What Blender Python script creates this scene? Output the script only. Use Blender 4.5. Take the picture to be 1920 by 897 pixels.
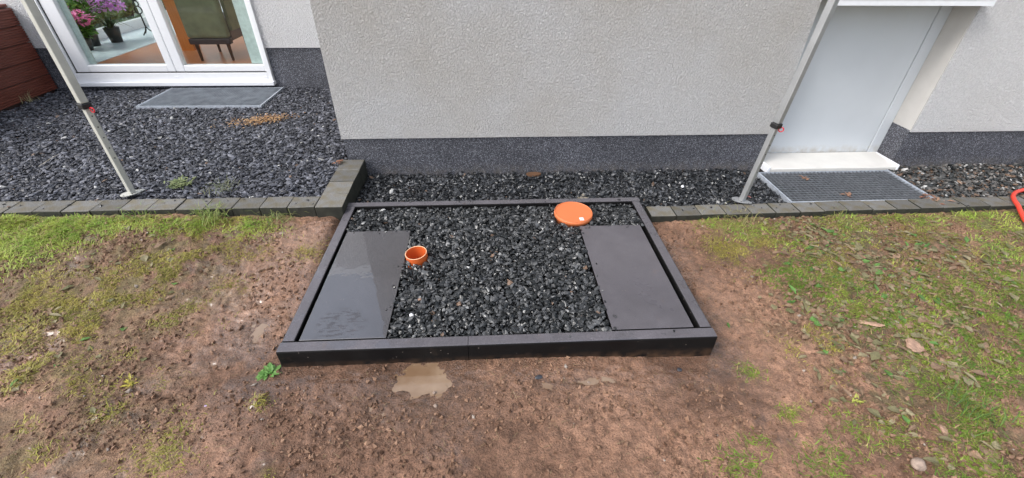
import bpy, bmesh, math, numpy as np
from mathutils import Matrix, Vector, Euler
S = bpy.context.scene
for o in list(bpy.data.objects): bpy.data.objects.remove(o)
C = S.collection
rad = math.radians
RNG = np.random.default_rng(7)

# ------------------------------------------------------------------ camera, sky, sun, exposure
cam_d = bpy.data.cameras.new('camera'); cam = bpy.data.objects.new('camera', cam_d); C.objects.link(cam)
_r = (0.9984871054363685, -0.05416334834079668, 0.00947797308582405)
_u = (0.02367425858203385, 0.579037068687606, 0.814957423775166)
_f = (0.049628920579568164, 0.8135000951334782, -0.5794433237685362)
m = Matrix.Identity(4)
for i in range(3):
    m[i][0] = _r[i]; m[i][1] = _u[i]; m[i][2] = -_f[i]
m[2][3] = 1.5
cam.matrix_world = m
cam_d.sensor_fit = 'HORIZONTAL'; cam_d.sensor_width = 36.0; cam_d.lens = 36 * 822.86 / 1920
cam_d.clip_start = 0.02; cam_d.clip_end = 1000
S.camera = cam

SUN_DIR = Vector((-0.62, -0.30, 0.74)).normalized()       # towards the sun
SUN_EL = math.asin(SUN_DIR.z); SUN_AZ = math.atan2(SUN_DIR.x, SUN_DIR.y)
W = bpy.data.worlds.new('World'); S.world = W; W.use_nodes = True
nt = W.node_tree; bg = nt.nodes['Background']
sky = nt.nodes.new('ShaderNodeTexSky'); sky.sky_type = 'NISHITA'; sky.sun_disc = False
sky.sun_elevation = SUN_EL; sky.sun_rotation = SUN_AZ; sky.air_density = 1.0; sky.dust_density = 3.0
hs = nt.nodes.new('ShaderNodeHueSaturation'); hs.inputs['Saturation'].default_value = 0.42
nt.links.new(sky.outputs[0], hs.inputs['Color']); nt.links.new(hs.outputs[0], bg.inputs[0])
bg.inputs[1].default_value = 0.15
sd = bpy.data.lights.new('sun', 'SUN'); sd.energy = 0.7; sd.angle = rad(18); sd.color = (1.0, 0.975, 0.94)
sun = bpy.data.objects.new('sun', sd); C.objects.link(sun)
sun.rotation_euler = SUN_DIR.to_track_quat('Z', 'Y').to_euler()
S.view_settings.view_transform = 'Standard'; S.view_settings.look = 'None'
S.view_settings.exposure = 1.1; S.view_settings.gamma = 1.0
S.render.engine = 'CYCLES'
S.cycles.use_denoising = True
S.cycles.max_bounces = 8; S.cycles.transparent_max_bounces = 12

# ------------------------------------------------------------------ helpers
def tag(o, label=None, cat=None, group=None, kind=None):
    if label: o['label'] = label
    if cat: o['category'] = cat
    if group: o['group'] = group
    if kind: o['kind'] = kind
    return o
def empty(name, loc=(0, 0, 0), rz=0.0):
    o = bpy.data.objects.new(name, None); C.objects.link(o)
    o.location = loc; o.rotation_euler = (0, 0, rz); o.empty_display_size = 0.05
    return o
def link(name, me, mat, parent=None, smooth=False):
    if mat is not None and len(me.materials) == 0: me.materials.append(mat)
    o = bpy.data.objects.new(name, me); C.objects.link(o)
    if parent: o.parent = parent
    if smooth: me.polygons.foreach_set('use_smooth', np.ones(len(me.polygons), bool))
    return o
class MB:
    def __init__(s): s.bm = bmesh.new()
    def box(s, x0, x1, y0, y1, z0, z1, bev=0.0, seg=2):
        r = bmesh.ops.create_cube(s.bm, size=1.0)
        bmesh.ops.scale(s.bm, vec=(x1-x0, y1-y0, z1-z0), verts=r['verts'])
        bmesh.ops.translate(s.bm, vec=((x0+x1)/2, (y0+y1)/2, (z0+z1)/2), verts=r['verts'])
        if bev:
            ed = list({e for v in r['verts'] for e in v.link_edges})
            bmesh.ops.bevel(s.bm, geom=ed, offset=bev, segments=seg, profile=0.5, affect='EDGES')
        return s
    def cone(s, r0, r1, p0, p1, n=16, caps=True):
        p0 = Vector(p0); p1 = Vector(p1); d = p1-p0
        M = Matrix.Translation((p0+p1)/2) @ d.to_track_quat('Z', 'Y').to_matrix().to_4x4()
        bmesh.ops.create_cone(s.bm, cap_ends=caps, segments=n, radius1=r0, radius2=r1, depth=d.length, matrix=M)
        return s
    def tube(s, pts, r, n=10, closed=False):
        pts = [Vector(p) for p in pts]; N = len(pts); rings = []
        rr = r if hasattr(r, '__len__') else [r]*N
        up = Vector((0, 0, 1)); prev = None
        for i, p in enumerate(pts):
            if closed: t = (pts[(i+1) % N]-pts[i-1]).normalized()
            else: t = (pts[min(i+1, N-1)]-pts[max(i-1, 0)]).normalized()
            if prev is None:
                a = t.cross(up) if abs(t.z) < .9 else t.cross(Vector((1, 0, 0)))
            else:
                a = prev - t*prev.dot(t)
            a.normalize(); prev = a; b = t.cross(a)
            rings.append([s.bm.verts.new(p+(a*math.cos(2*math.pi*k/n)+b*math.sin(2*math.pi*k/n))*rr[i]) for k in range(n)])
        for i in range(N if closed else N-1):
            A = rings[i]; B = rings[(i+1) % N]
            for k in range(n): s.bm.faces.new((A[k], A[(k+1) % n], B[(k+1) % n], B[k]))
        if not closed:
            s.bm.faces.new(rings[0][::-1]); s.bm.faces.new(rings[-1])
        return s
    def quad(s, *p):
        s.bm.faces.new([s.bm.verts.new(q) for q in p]); return s
    def lathe(s, prof, n=40, c=(0, 0, 0)):
        rings = [[s.bm.verts.new((c[0]+r*math.cos(2*math.pi*k/n), c[1]+r*math.sin(2*math.pi*k/n), c[2]+z)) for k in range(n)] for r, z in prof]
        for A, B in zip(rings, rings[1:]):
            for k in range(n): s.bm.faces.new((A[k], A[(k+1) % n], B[(k+1) % n], B[k]))
        return s, rings
    def prism(s, poly, z0, z1):
        a = [s.bm.verts.new((x, y, z0)) for x, y in poly]; b = [s.bm.verts.new((x, y, z1)) for x, y in poly]
        s.bm.faces.new(a[::-1]); s.bm.faces.new(b); n = len(a)
        for k in range(n): s.bm.faces.new((a[k], a[(k+1) % n], b[(k+1) % n], b[k]))
        return s
    def build(s, name, mat, parent=None, smooth=False, fix=True):
        if fix: bmesh.ops.recalc_face_normals(s.bm, faces=s.bm.faces)
        me = bpy.data.meshes.new(name); s.bm.to_mesh(me); s.bm.free()
        return link(name, me, mat, parent, smooth)
def np_mesh(name, V, F, mat, cols=None, parent=None, smooth=False):
    """V (n,3); F list of index arrays (k,3) or (k,4); cols (n,3) per-vertex colour"""
    me = bpy.data.meshes.new(name)
    loops = np.concatenate([f.ravel() for f in F]).astype(np.int32)
    tot = np.concatenate([np.full(len(f), f.shape[1], np.int32) for f in F])
    st = np.concatenate([[0], np.cumsum(tot)[:-1]]).astype(np.int32)
    me.vertices.add(len(V)); me.vertices.foreach_set('co', np.ascontiguousarray(V, np.float32).ravel())
    me.loops.add(len(loops)); me.loops.foreach_set('vertex_index', loops)
    me.polygons.add(len(tot)); me.polygons.foreach_set('loop_start', st)
    if smooth: me.polygons.foreach_set('use_smooth', np.ones(len(tot), bool))
    else: me.polygons.foreach_set('use_smooth', np.zeros(len(tot), bool))
    me.update(calc_edges=True)
    if cols is not None:
        a = me.color_attributes.new('tint', 'FLOAT_COLOR', 'POINT')
        c4 = np.ones((len(V), 4), np.float32); c4[:, :cols.shape[1]] = cols
        a.data.foreach_set('color', c4.ravel())
    return link(name, me, mat, parent)

# value noise -------------------------------------------------------------
_T = np.random.default_rng(3).random((256, 256)).astype(np.float32)
def vn(x, y, s, seed=0):
    x = np.asarray(x)/s + seed*17.37; y = np.asarray(y)/s + seed*31.91
    xi = np.floor(x).astype(int); yi = np.floor(y).astype(int); fx = x-xi; fy = y-yi
    fx = fx*fx*(3-2*fx); fy = fy*fy*(3-2*fy)
    g = lambda a, b: _T[a & 255, b & 255]
    return (g(xi, yi)*(1-fx)+g(xi+1, yi)*fx)*(1-fy)+(g(xi, yi+1)*(1-fx)+g(xi+1, yi+1)*fx)*fy
def sm(a, b, x):
    t = np.clip((x-a)/(b-a), 0, 1); return t*t*(3-2*t)

# ------------------------------------------------------------------ materials
def nodes(name):
    M = bpy.data.materials.new(name); M.use_nodes = True
    n = M.node_tree.nodes; return M, n, M.node_tree.links, n['Principled BSDF']
def coords(n, l, scale=None):
    tc = n.new('ShaderNodeTexCoord'); out = tc.outputs['Object']
    if scale:
        mp = n.new('ShaderNodeMapping'); mp.inputs['Scale'].default_value = scale
        l.new(out, mp.inputs[0]); out = mp.outputs[0]
    return out
def noise(n, l, co, sc, det=3, rough=0.55):
    t = n.new('ShaderNodeTexNoise'); t.inputs['Scale'].default_value = sc; t.inputs['Detail'].default_value = det
    t.inputs['Roughness'].default_value = rough
    l.new(co, t.inputs['Vector']); return t.outputs['Fac']
def ramp(n, l, fac, stops):
    r = n.new('ShaderNodeValToRGB'); e = r.color_ramp.elements
    while len(e) < len(stops): e.new(0.5)
    for i, (p, c) in enumerate(stops):
        e[i].position = p; e[i].color = (c, c, c, 1) if not hasattr(c, '__len__') else (*c, 1)
    l.new(fac, r.inputs[0]); return r.outputs[0]
def mixc(n, l, fac, a, b, mode='MIX'):
    x = n.new('ShaderNodeMix'); x.data_type = 'RGBA'; x.blend_type = mode
    def put(s, v):
        if hasattr(v, 'links'): l.new(v, s)
        elif hasattr(v, '__len__'): s.default_value = (*v, 1)
        else: s.default_value = v
    put(x.inputs[0], fac); put(x.inputs[6], a); put(x.inputs[7], b); return x.outputs[2]
def bump(n, l, h, dist, strength=1.0, prev=None):
    b = n.new('ShaderNodeBump'); b.inputs['Distance'].default_value = dist; b.inputs['Strength'].default_value = strength
    l.new(h, b.inputs['Height'])
    if prev is not None: l.new(prev, b.inputs['Normal'])
    return b.outputs[0]
def plain(name, col, rough=0.5, metal=0.0, var=0.12, nsc=30, bmp=0.0, bsc=200, spec=0.5):
    M, n, l, p = nodes(name); co = coords(n, l)
    f = noise(n, l, co, nsc, 4)
    lo = tuple(c*(1-var) for c in col); hi = tuple(min(1, c*(1+var)) for c in col)
    l.new(ramp(n, l, f, [(0.3, lo), (0.7, hi)]), p.inputs['Base Color'])
    p.inputs['Roughness'].default_value = rough; p.inputs['Metallic'].default_value = metal
    p.inputs['Specular IOR Level'].default_value = spec
    if bmp: l.new(bump(n, l, noise(n, l, co, bsc, 3), bmp), p.inputs['Normal'])
    return M
def tinted(name, rough=0.6, spec=0.4, transl=0.0, bmp=0.0, bsc=300, rvar=None):
    M, n, l, p = nodes(name)
    a = n.new('ShaderNodeVertexColor'); a.layer_name = 'tint'
    co = coords(n, l)
    f = noise(n, l, co, 260, 2)
    l.new(mixc(n, l, 1.0, a.outputs[0], ramp(n, l, f, [(0.25, 0.72), (0.75, 1.25)]), 'MULTIPLY'), p.inputs['Base Color'])
    p.inputs['Roughness'].default_value = rough; p.inputs['Specular IOR Level'].default_value = spec
    if rvar: l.new(ramp(n, l, noise(n, l, co, rvar[0], 2), [(0.35, rvar[1]), (0.65, rvar[2])]), p.inputs['Roughness'])
    if bmp: l.new(bump(n, l, noise(n, l, co, bsc, 3), bmp), p.inputs['Normal'])
    if transl:
        t = n.new('ShaderNodeBsdfTranslucent'); l.new(a.outputs[0], t.inputs[0])
        mx = n.new('ShaderNodeMixShader'); mx.inputs[0].default_value = transl
        l.new(p.outputs[0], mx.inputs[1]); l.new(t.outputs[0], mx.inputs[2])
        l.new(mx.outputs[0], n['Material Output'].inputs[0])
    return M
def render_mat(name, col, stain):
    M, n, l, p = nodes(name); co = coords(n, l)
    big = noise(n, l, co, 1.1, 4)
    base = ramp(n, l, big, [(0.35, stain), (0.62, col)])
    fine = noise(n, l, co, 90, 2)
    base = mixc(n, l, 1.0, base, ramp(n, l, fine, [(0.3, 0.9), (0.7, 1.05)]), 'MULTIPLY')
    l.new(base, p.inputs['Base Color']); p.inputs['Roughness'].default_value = 0.92
    p.inputs['Specular IOR Level'].default_value = 0.2
    wob = n.new('ShaderNodeTexNoise'); wob.inputs['Scale'].default_value = 88; wob.inputs['Detail'].default_value = 5
    wob.inputs['Roughness'].default_value = 0.62; wob.inputs['Distortion'].default_value = 0.6
    l.new(co, wob.inputs['Vector'])
    h = ramp(n, l, wob.outputs['Fac'], [(0.36, 0.0), (0.64, 1.0)])
    l.new(bump(n, l, h, 0.0105), p.inputs['Normal'])
    return M
def plinth_mat(name):
    M, n, l, p = nodes(name); co = coords(n, l)
    v = n.new('ShaderNodeTexVoronoi'); v.inputs['Scale'].default_value = 260; l.new(co, v.inputs['Vector'])
    sep = n.new('ShaderNodeSeparateColor'); l.new(v.outputs['Color'], sep.inputs[0])
    c = ramp(n, l, sep.outputs[0], [(0.0, (0.016, 0.016, 0.020)), (0.45, (0.046, 0.047, 0.059)), (0.8, (0.115, 0.12, 0.145)), (1.0, (0.34, 0.35, 0.39))])
    g = noise(n, l, co, 3.0, 4)
    c = mixc(n, l, 1.0, c, ramp(n, l, g, [(0.3, 0.75), (0.7, 1.25)]), 'MULTIPLY')
    l.new(c, p.inputs['Base Color']); p.inputs['Roughness'].default_value = 0.55
    l.new(bump(n, l, v.outputs['Distance'], 0.0025), p.inputs['Normal'])
    return M
def slab_mat(name, col, r_dry, r_wet, wet_lo, wet_hi, sc=2.2, spec=0.5, coat=1.0, mud=0.5, drag=False):
    M, n, l, p = nodes(name); co = coords(n, l)
    f = noise(n, l, co, 240, 3); g = noise(n, l, co, 5, 4)
    c = ramp(n, l, f, [(0.3, tuple(x*0.72 for x in col)), (0.6, col), (0.8, tuple(x*1.5 for x in col))])
    c = mixc(n, l, 1.0, c, ramp(n, l, g, [(0.3, 0.82), (0.7, 1.18)]), 'MULTIPLY')
    v = n.new('ShaderNodeTexVoronoi'); v.inputs['Scale'].default_value = 70; l.new(co, v.inputs['Vector'])      # pores and grit
    sep = n.new('ShaderNodeSeparateColor'); l.new(v.outputs['Color'], sep.inputs[0])
    dot = n.new('ShaderNodeMath'); dot.operation = 'LESS_THAN'; l.new(v.outputs['Distance'], dot.inputs[0]); dot.inputs[1].default_value = 0.16
    pick = n.new('ShaderNodeMath'); pick.operation = 'GREATER_THAN'; l.new(sep.outputs[0], pick.inputs[0]); pick.inputs[1].default_value = 0.86
    both = n.new('ShaderNodeMath'); both.operation = 'MULTIPLY'; l.new(dot.outputs[0], both.inputs[0]); l.new(pick.outputs[0], both.inputs[1])
    c = mixc(n, l, both.outputs[0], c, mixc(n, l, sep.outputs[1], tuple(x*0.4 for x in col), (0.20, 0.17, 0.15)))
    sm1 = ramp(n, l, noise(n, l, co, 11, 6, 0.7), [(0.60, 0.0), (0.80, mud)])                                     # thin mud smears
    c = mixc(n, l, sm1, c, (0.16, 0.105, 0.075))
    w = noise(n, l, co, sc, 5, 0.6)
    wet = ramp(n, l, w, [(wet_lo, 0.0), (wet_hi, 1.0)])
    if drag:                                      # film of water wiped off in streaks near the front end
        mp = n.new('ShaderNodeMapping'); mp.inputs['Location'].default_value = (0.25, 2.95, 0); mp.inputs['Scale'].default_value = (8.5, 9.5, 1); l.new(co, mp.inputs[0])
        gr = n.new('ShaderNodeTexGradient'); gr.gradient_type = 'SPHERICAL'; l.new(mp.outputs[0], gr.inputs[0])
        ms = n.new('ShaderNodeMapping'); ms.inputs['Scale'].default_value = (22, 75, 1); l.new(co, ms.inputs[0])
        k = n.new('ShaderNodeMath'); k.operation = 'MULTIPLY'; l.new(ramp(n, l, gr.outputs[1], [(0.0, 0.0), (0.25, 1.0)]), k.inputs[0]); l.new(ramp(n, l, noise(n, l, ms.outputs[0], 1.0, 4), [(0.5, 0.0), (0.56, 1.0)]), k.inputs[1])
        iv = n.new('ShaderNodeMath'); iv.operation = 'SUBTRACT'; iv.inputs[0].default_value = 1.0; l.new(k.outputs[0], iv.inputs[1])
        m2 = n.new('ShaderNodeMath'); m2.operation = 'MULTIPLY'; l.new(wet, m2.inputs[0]); l.new(iv.outputs[0], m2.inputs[1]); wet = m2.outputs[0]
    l.new(mixc(n, l, wet, c, mixc(n, l, 1.0, c, (0.72, 0.72, 0.75), 'MULTIPLY')), p.inputs['Base Color'])
    l.new(ramp(n, l, wet, [(0.0, r_dry), (1.0, r_wet)]), p.inputs['Roughness'])
    p.inputs['Specular IOR Level'].default_value = spec
    l.new(bump(n, l, noise(n, l, co, 520, 2), 0.0005, 0.6), p.inputs['Normal'])
    if coat:
        cw = n.new('ShaderNodeMath'); cw.operation = 'MULTIPLY'; l.new(wet, cw.inputs[0]); cw.inputs[1].default_value = coat
        l.new(cw.outputs[0], p.inputs['Coat Weight']); p.inputs['Coat Roughness'].default_value = 0.02; p.inputs['Coat IOR'].default_value = 1.9
        l.new(bump(n, l, noise(n, l, co, 14, 2), 0.0006), p.inputs['Coat Normal'])
    return M
def glass_mat(name):
    M, n, l, p = nodes(name); n.remove(p)
    co = coords(n, l)
    t = n.new('ShaderNodeBsdfTransparent'); t.inputs[0].default_value = (0.93, 0.96, 0.95, 1)
    g = n.new('ShaderNodeBsdfGlossy'); g.inputs['Roughness'].default_value = 0.01
    l.new(bump(n, l, noise(n, l, co, 2.0, 1), 0.0005, 0.3), g.inputs['Normal'])
    fr = n.new('ShaderNodeFresnel'); fr.inputs[0].default_value = 1.5
    ge = n.new('ShaderNodeNewGeometry'); iv = n.new('ShaderNodeMath'); iv.operation = 'SUBTRACT'; iv.inputs[0].default_value = 1.0; l.new(ge.outputs['Backfacing'], iv.inputs[1])
    mf = n.new('ShaderNodeMath'); mf.operation = 'MULTIPLY'; l.new(fr.outputs[0], mf.inputs[0]); l.new(iv.outputs[0], mf.inputs[1])
    mx = n.new('ShaderNodeMixShader'); l.new(mf.outputs[0], mx.inputs[0])
    l.new(t.outputs[0], mx.inputs[1]); l.new(g.outputs[0], mx.inputs[2]); l.new(mx.outputs[0], n['Material Output'].inputs[0])
    return M
def wood_mat(name, a, b, rough, sc=(2, 30, 30)):
    M, n, l, p = nodes(name); co = coords(n, l, sc)
    f = noise(n, l, co, 3.0, 5)
    l.new(ramp(n, l, f, [(0.3, a), (0.7, b)]), p.inputs['Base Color']); p.inputs['Roughness'].default_value = rough
    l.new(bump(n, l, f, 0.001), p.inputs['Normal'])
    return M
def brick_mat(name):
    M, n, l, p = nodes(name)
    oi = n.new('ShaderNodeObjectInfo'); co = coords(n, l)
    f = noise(n, l, co, 160, 3); g = noise(n, l, co, 14, 4)
    c = ramp(n, l, f, [(0.3, (0.10, 0.10, 0.095)), (0.7, (0.20, 0.195, 0.185))])
    c = mixc(n, l, ramp(n, l, g, [(0.42, 0.0), (0.66, 0.85)]), c, (0.125, 0.105, 0.062))
    c = mixc(n, l, 1.0, c, ramp(n, l, oi.outputs['Random'], [(0.0, 0.75), (1.0, 1.2)]), 'MULTIPLY')
    l.new(c, p.inputs['Base Color']); p.inputs['Roughness'].default_value = 0.7
    l.new(bump(n, l, f, 0.0015), p.inputs['Normal'])
    return M
def soil_mat():
    M, n, l, p = nodes('wet_soil')
    a = n.new('ShaderNodeVertexColor'); a.layer_name = 'tint'
    co = coords(n, l)
    f = noise(n, l, co, 130, 5, 0.65); g = noise(n, l, co, 28, 4)
    c = mixc(n, l, 1.0, a.outputs[0], ramp(n, l, f, [(0.25, 0.42), (0.48, 0.95), (0.78, 1.5)]), 'MULTIPLY')
    c = mixc(n, l, 1.0, c, ramp(n, l, g, [(0.3, 0.66), (0.7, 1.25)]), 'MULTIPLY')
    l.new(c, p.inputs['Base Color'])
    ra = ramp(n, l, noise(n, l, co, 9, 4), [(0.35, 0.42), (0.65, 0.72)])
    l.new(mixc(n, l, a.outputs['Alpha'], ra, ramp(n, l, noise(n, l, co, 60, 3), [(0.35, 0.10), (0.65, 0.34)])), p.inputs['Roughness'])
    l.new(a.outputs['Alpha'], p.inputs['Coat Weight']); p.inputs['Coat Roughness'].default_value = 0.10
    p.inputs['Specular IOR Level'].default_value = 0.4
    l.new(bump(n, l, f, 0.012), p.inputs['Normal'])
    return M
def water_mat():
    M, n, l, p = nodes('muddy_water'); co = coords(n, l)
    l.new(ramp(n, l, noise(n, l, co, 7, 3), [(0.35, (0.19, 0.115, 0.065)), (0.65, (0.27, 0.185, 0.12))]), p.inputs['Base Color'])
    p.inputs['Roughness'].default_value = 0.04; p.inputs['IOR'].default_value = 1.5; p.inputs['Coat Weight'].default_value = 1.0; p.inputs['Coat Roughness'].default_value = 0.02
    l.new(bump(n, l, noise(n, l, co, 12, 2), 0.0006), p.inputs['Normal'])
    return M
M_render = render_mat('rough_render', (0.69, 0.686, 0.692), (0.625, 0.602, 0.575))  # rough greyer render, part of the bay's dimness put into its colour
M_render_lit = render_mat('lit_white_render', (0.85, 0.85, 0.865), (0.82, 0.81, 0.81))  # lighter copy of the render, brighter light put into its colour
M_reveal = plain('smooth_reveal', (0.50, 0.485, 0.465), 0.85, var=0.06, nsc=8, bmp=0.001)
M_plinth = plinth_mat('mosaic_plinth')
M_slab_wet = slab_mat('wet_slab', (0.066, 0.063, 0.071), 0.14, 0.06, 0.27, 0.40, 2.6, 0.9, 1.0, 0.25, True)
M_slab_dry = slab_mat('damp_slab', (0.118, 0.110, 0.121), 0.40, 0.26, 0.45, 0.65, 2.2, 0.5, 0.35)
M_kerb = slab_mat('grey_kerb_top', (0.118, 0.110, 0.122), 0.36, 0.16, 0.47, 0.62, 6, 0.5, 0.8)
M_kerb_side = slab_mat('shaded_kerb_side', (0.009, 0.0085, 0.0088), 0.6, 0.5, 0.45, 0.6, 6, 0.15, 0.0, 0.2)  # kerb and slab sides, darkened in the base colour to stand for shade
M_brick = brick_mat('concrete_brick')
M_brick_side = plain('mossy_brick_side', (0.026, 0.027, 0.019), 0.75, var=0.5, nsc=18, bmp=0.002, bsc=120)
M_gravel_blk = tinted('wet_gravel', 0.3, 0.5, bmp=0.0010, bsc=180, rvar=(60, 0.10, 0.42))
M_gravel_dry = tinted('slate_gravel', 0.55, 0.45, bmp=0.0012, bsc=150, rvar=(50, 0.35, 0.7))
M_bed = plain('gravel_bed', (0.03, 0.03, 0.032), 0.9)
M_soil = soil_mat(); M_crumb = tinted('soil_crumb', 0.65, 0.35, bmp=0.001)
M_leaf = tinted('leaf', 0.5, 0.35, transl=0.25)
M_water = water_mat()
M_orange = plain('orange_plastic', (0.62, 0.125, 0.03), 0.38, var=0.05, nsc=6)
M_orange_lid = plain('orange_lid', (0.64, 0.175, 0.06), 0.5, var=0.04, nsc=6)
M_rim = plain('cut_rim', (0.85, 0.50, 0.30), 0.5)
M_sticker = plain('white_sticker', (0.8, 0.8, 0.82), 0.5, var=0.03)
M_print = plain('grey_print', (0.25, 0.27, 0.32), 0.6)
M_black = plain('black_rubber', (0.012, 0.012, 0.013), 0.45)
M_alu = plain('grey_metal', (0.40, 0.41, 0.42), 0.42, 0.55, var=0.1, nsc=12)
M_alu_w = plain('cream_metal', (0.47, 0.47, 0.43), 0.5, 0.1, var=0.1, nsc=12)
M_red = plain('red_plastic', (0.75, 0.03, 0.045), 0.35)
M_hose = plain('red_hose', (0.72, 0.06, 0.035), 0.4, var=0.1, nsc=60)
M_galv = plain('galvanised_steel', (0.19, 0.205, 0.225), 0.45, 0.4, var=0.25, nsc=25)
M_galv_light = plain('bright_galvanised_steel', (0.46, 0.50, 0.56), 0.45, 0.35, var=0.2, nsc=25)
M_galv_mid = plain('dull_galvanised_steel', (0.31, 0.34, 0.38), 0.42, 0.5, var=0.3, nsc=9)
M_pvc = plain('white_pvc', (0.83, 0.84, 0.86), 0.3, var=0.02)
M_seal = plain('seal', (0.03, 0.03, 0.03), 0.6)
M_panel = plain('pale_blue_panel', (0.53, 0.565, 0.60), 0.35, var=0.03, nsc=3)
def grime(M, zlo, zhi, colr):
    n = M.node_tree.nodes; l = M.node_tree.links; p = n['Principled BSDF']; src = p.inputs['Base Color'].links[0].from_socket
    g = n.new('ShaderNodeNewGeometry'); sp = n.new('ShaderNodeSeparateXYZ'); l.new(g.outputs['Position'], sp.inputs[0])
    mr = n.new('ShaderNodeMapRange'); mr.inputs['From Min'].default_value = zhi; mr.inputs['From Max'].default_value = zlo; l.new(sp.outputs['Z'], mr.inputs['Value'])
    mu = n.new('ShaderNodeMath'); mu.operation = 'MULTIPLY'; l.new(mr.outputs[0], mu.inputs[0]); l.new(ramp(n, l, noise(n, l, g.outputs['Position'], 22, 4), [(0.35, 0.0), (0.65, 0.8)]), mu.inputs[1])
    l.new(mixc(n, l, mu.outputs[0], src, colr), p.inputs['Base Color'])
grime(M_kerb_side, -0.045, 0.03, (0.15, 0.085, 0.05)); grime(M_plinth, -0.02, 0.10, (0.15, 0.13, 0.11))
grime(M_panel, 0.055, 0.13, (0.36, 0.31, 0.24))
M_sillw = plain('white_sill', (0.80, 0.82, 0.86), 0.35, var=0.03)
M_sill_c = plain('cream_sill', (0.66, 0.645, 0.61), 0.45, var=0.05, nsc=10)
M_deck = wood_mat('red_brown_deck', (0.11, 0.030, 0.020), (0.20, 0.062, 0.042), 0.45, (30, 2, 30))
M_parq = wood_mat('parquet', (0.42, 0.15, 0.065), (0.55, 0.22, 0.10), 0.3, (4, 30, 4))
M_post = wood_mat('orange_wood', (0.55, 0.17, 0.03), (0.68, 0.24, 0.05), 0.4, (30, 30, 2))
M_tile = plain('pale_tile', (0.66, 0.74, 0.79), 0.25, var=0.04)
M_glass = glass_mat('window_glass')
M_up = plain('green_upholstery', (0.15, 0.155, 0.085), 0.8, var=0.2, nsc=9, bmp=0.001)
M_leather = plain('dark_trim', (0.05, 0.03, 0.028), 0.5)
M_darkwood = plain('dark_wood_leg', (0.07, 0.035, 0.02), 0.4)
M_pot = plain('dark_pot', (0.03, 0.035, 0.032), 0.4)
M_iron = plain('iron', (0.015, 0.02, 0.018), 0.5, 0.4)
M_room = plain('room_wall', (0.75, 0.72, 0.68), 0.9)
M_curt = plain('curtain', (0.52, 0.58, 0.56), 0.8)
M_stone = plain('pale_stone', (0.30, 0.225, 0.18), 0.75, var=0.4, nsc=35, bmp=0.004, bsc=60)
M_clod = plain('dry_clay', (0.38, 0.24, 0.17), 0.85, var=0.25, nsc=40, bmp=0.004, bsc=80)
M_chip = plain('slate', (0.045, 0.048, 0.058), 0.35, var=0.3, nsc=60, bmp=0.002, bsc=90)
M_rust = plain('rust', (0.12, 0.06, 0.03), 0.7)
M_well = plain('well_darkness', (0.02, 0.021, 0.023), 0.9)  # near black, stands for the unlit depth of the light wells

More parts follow.
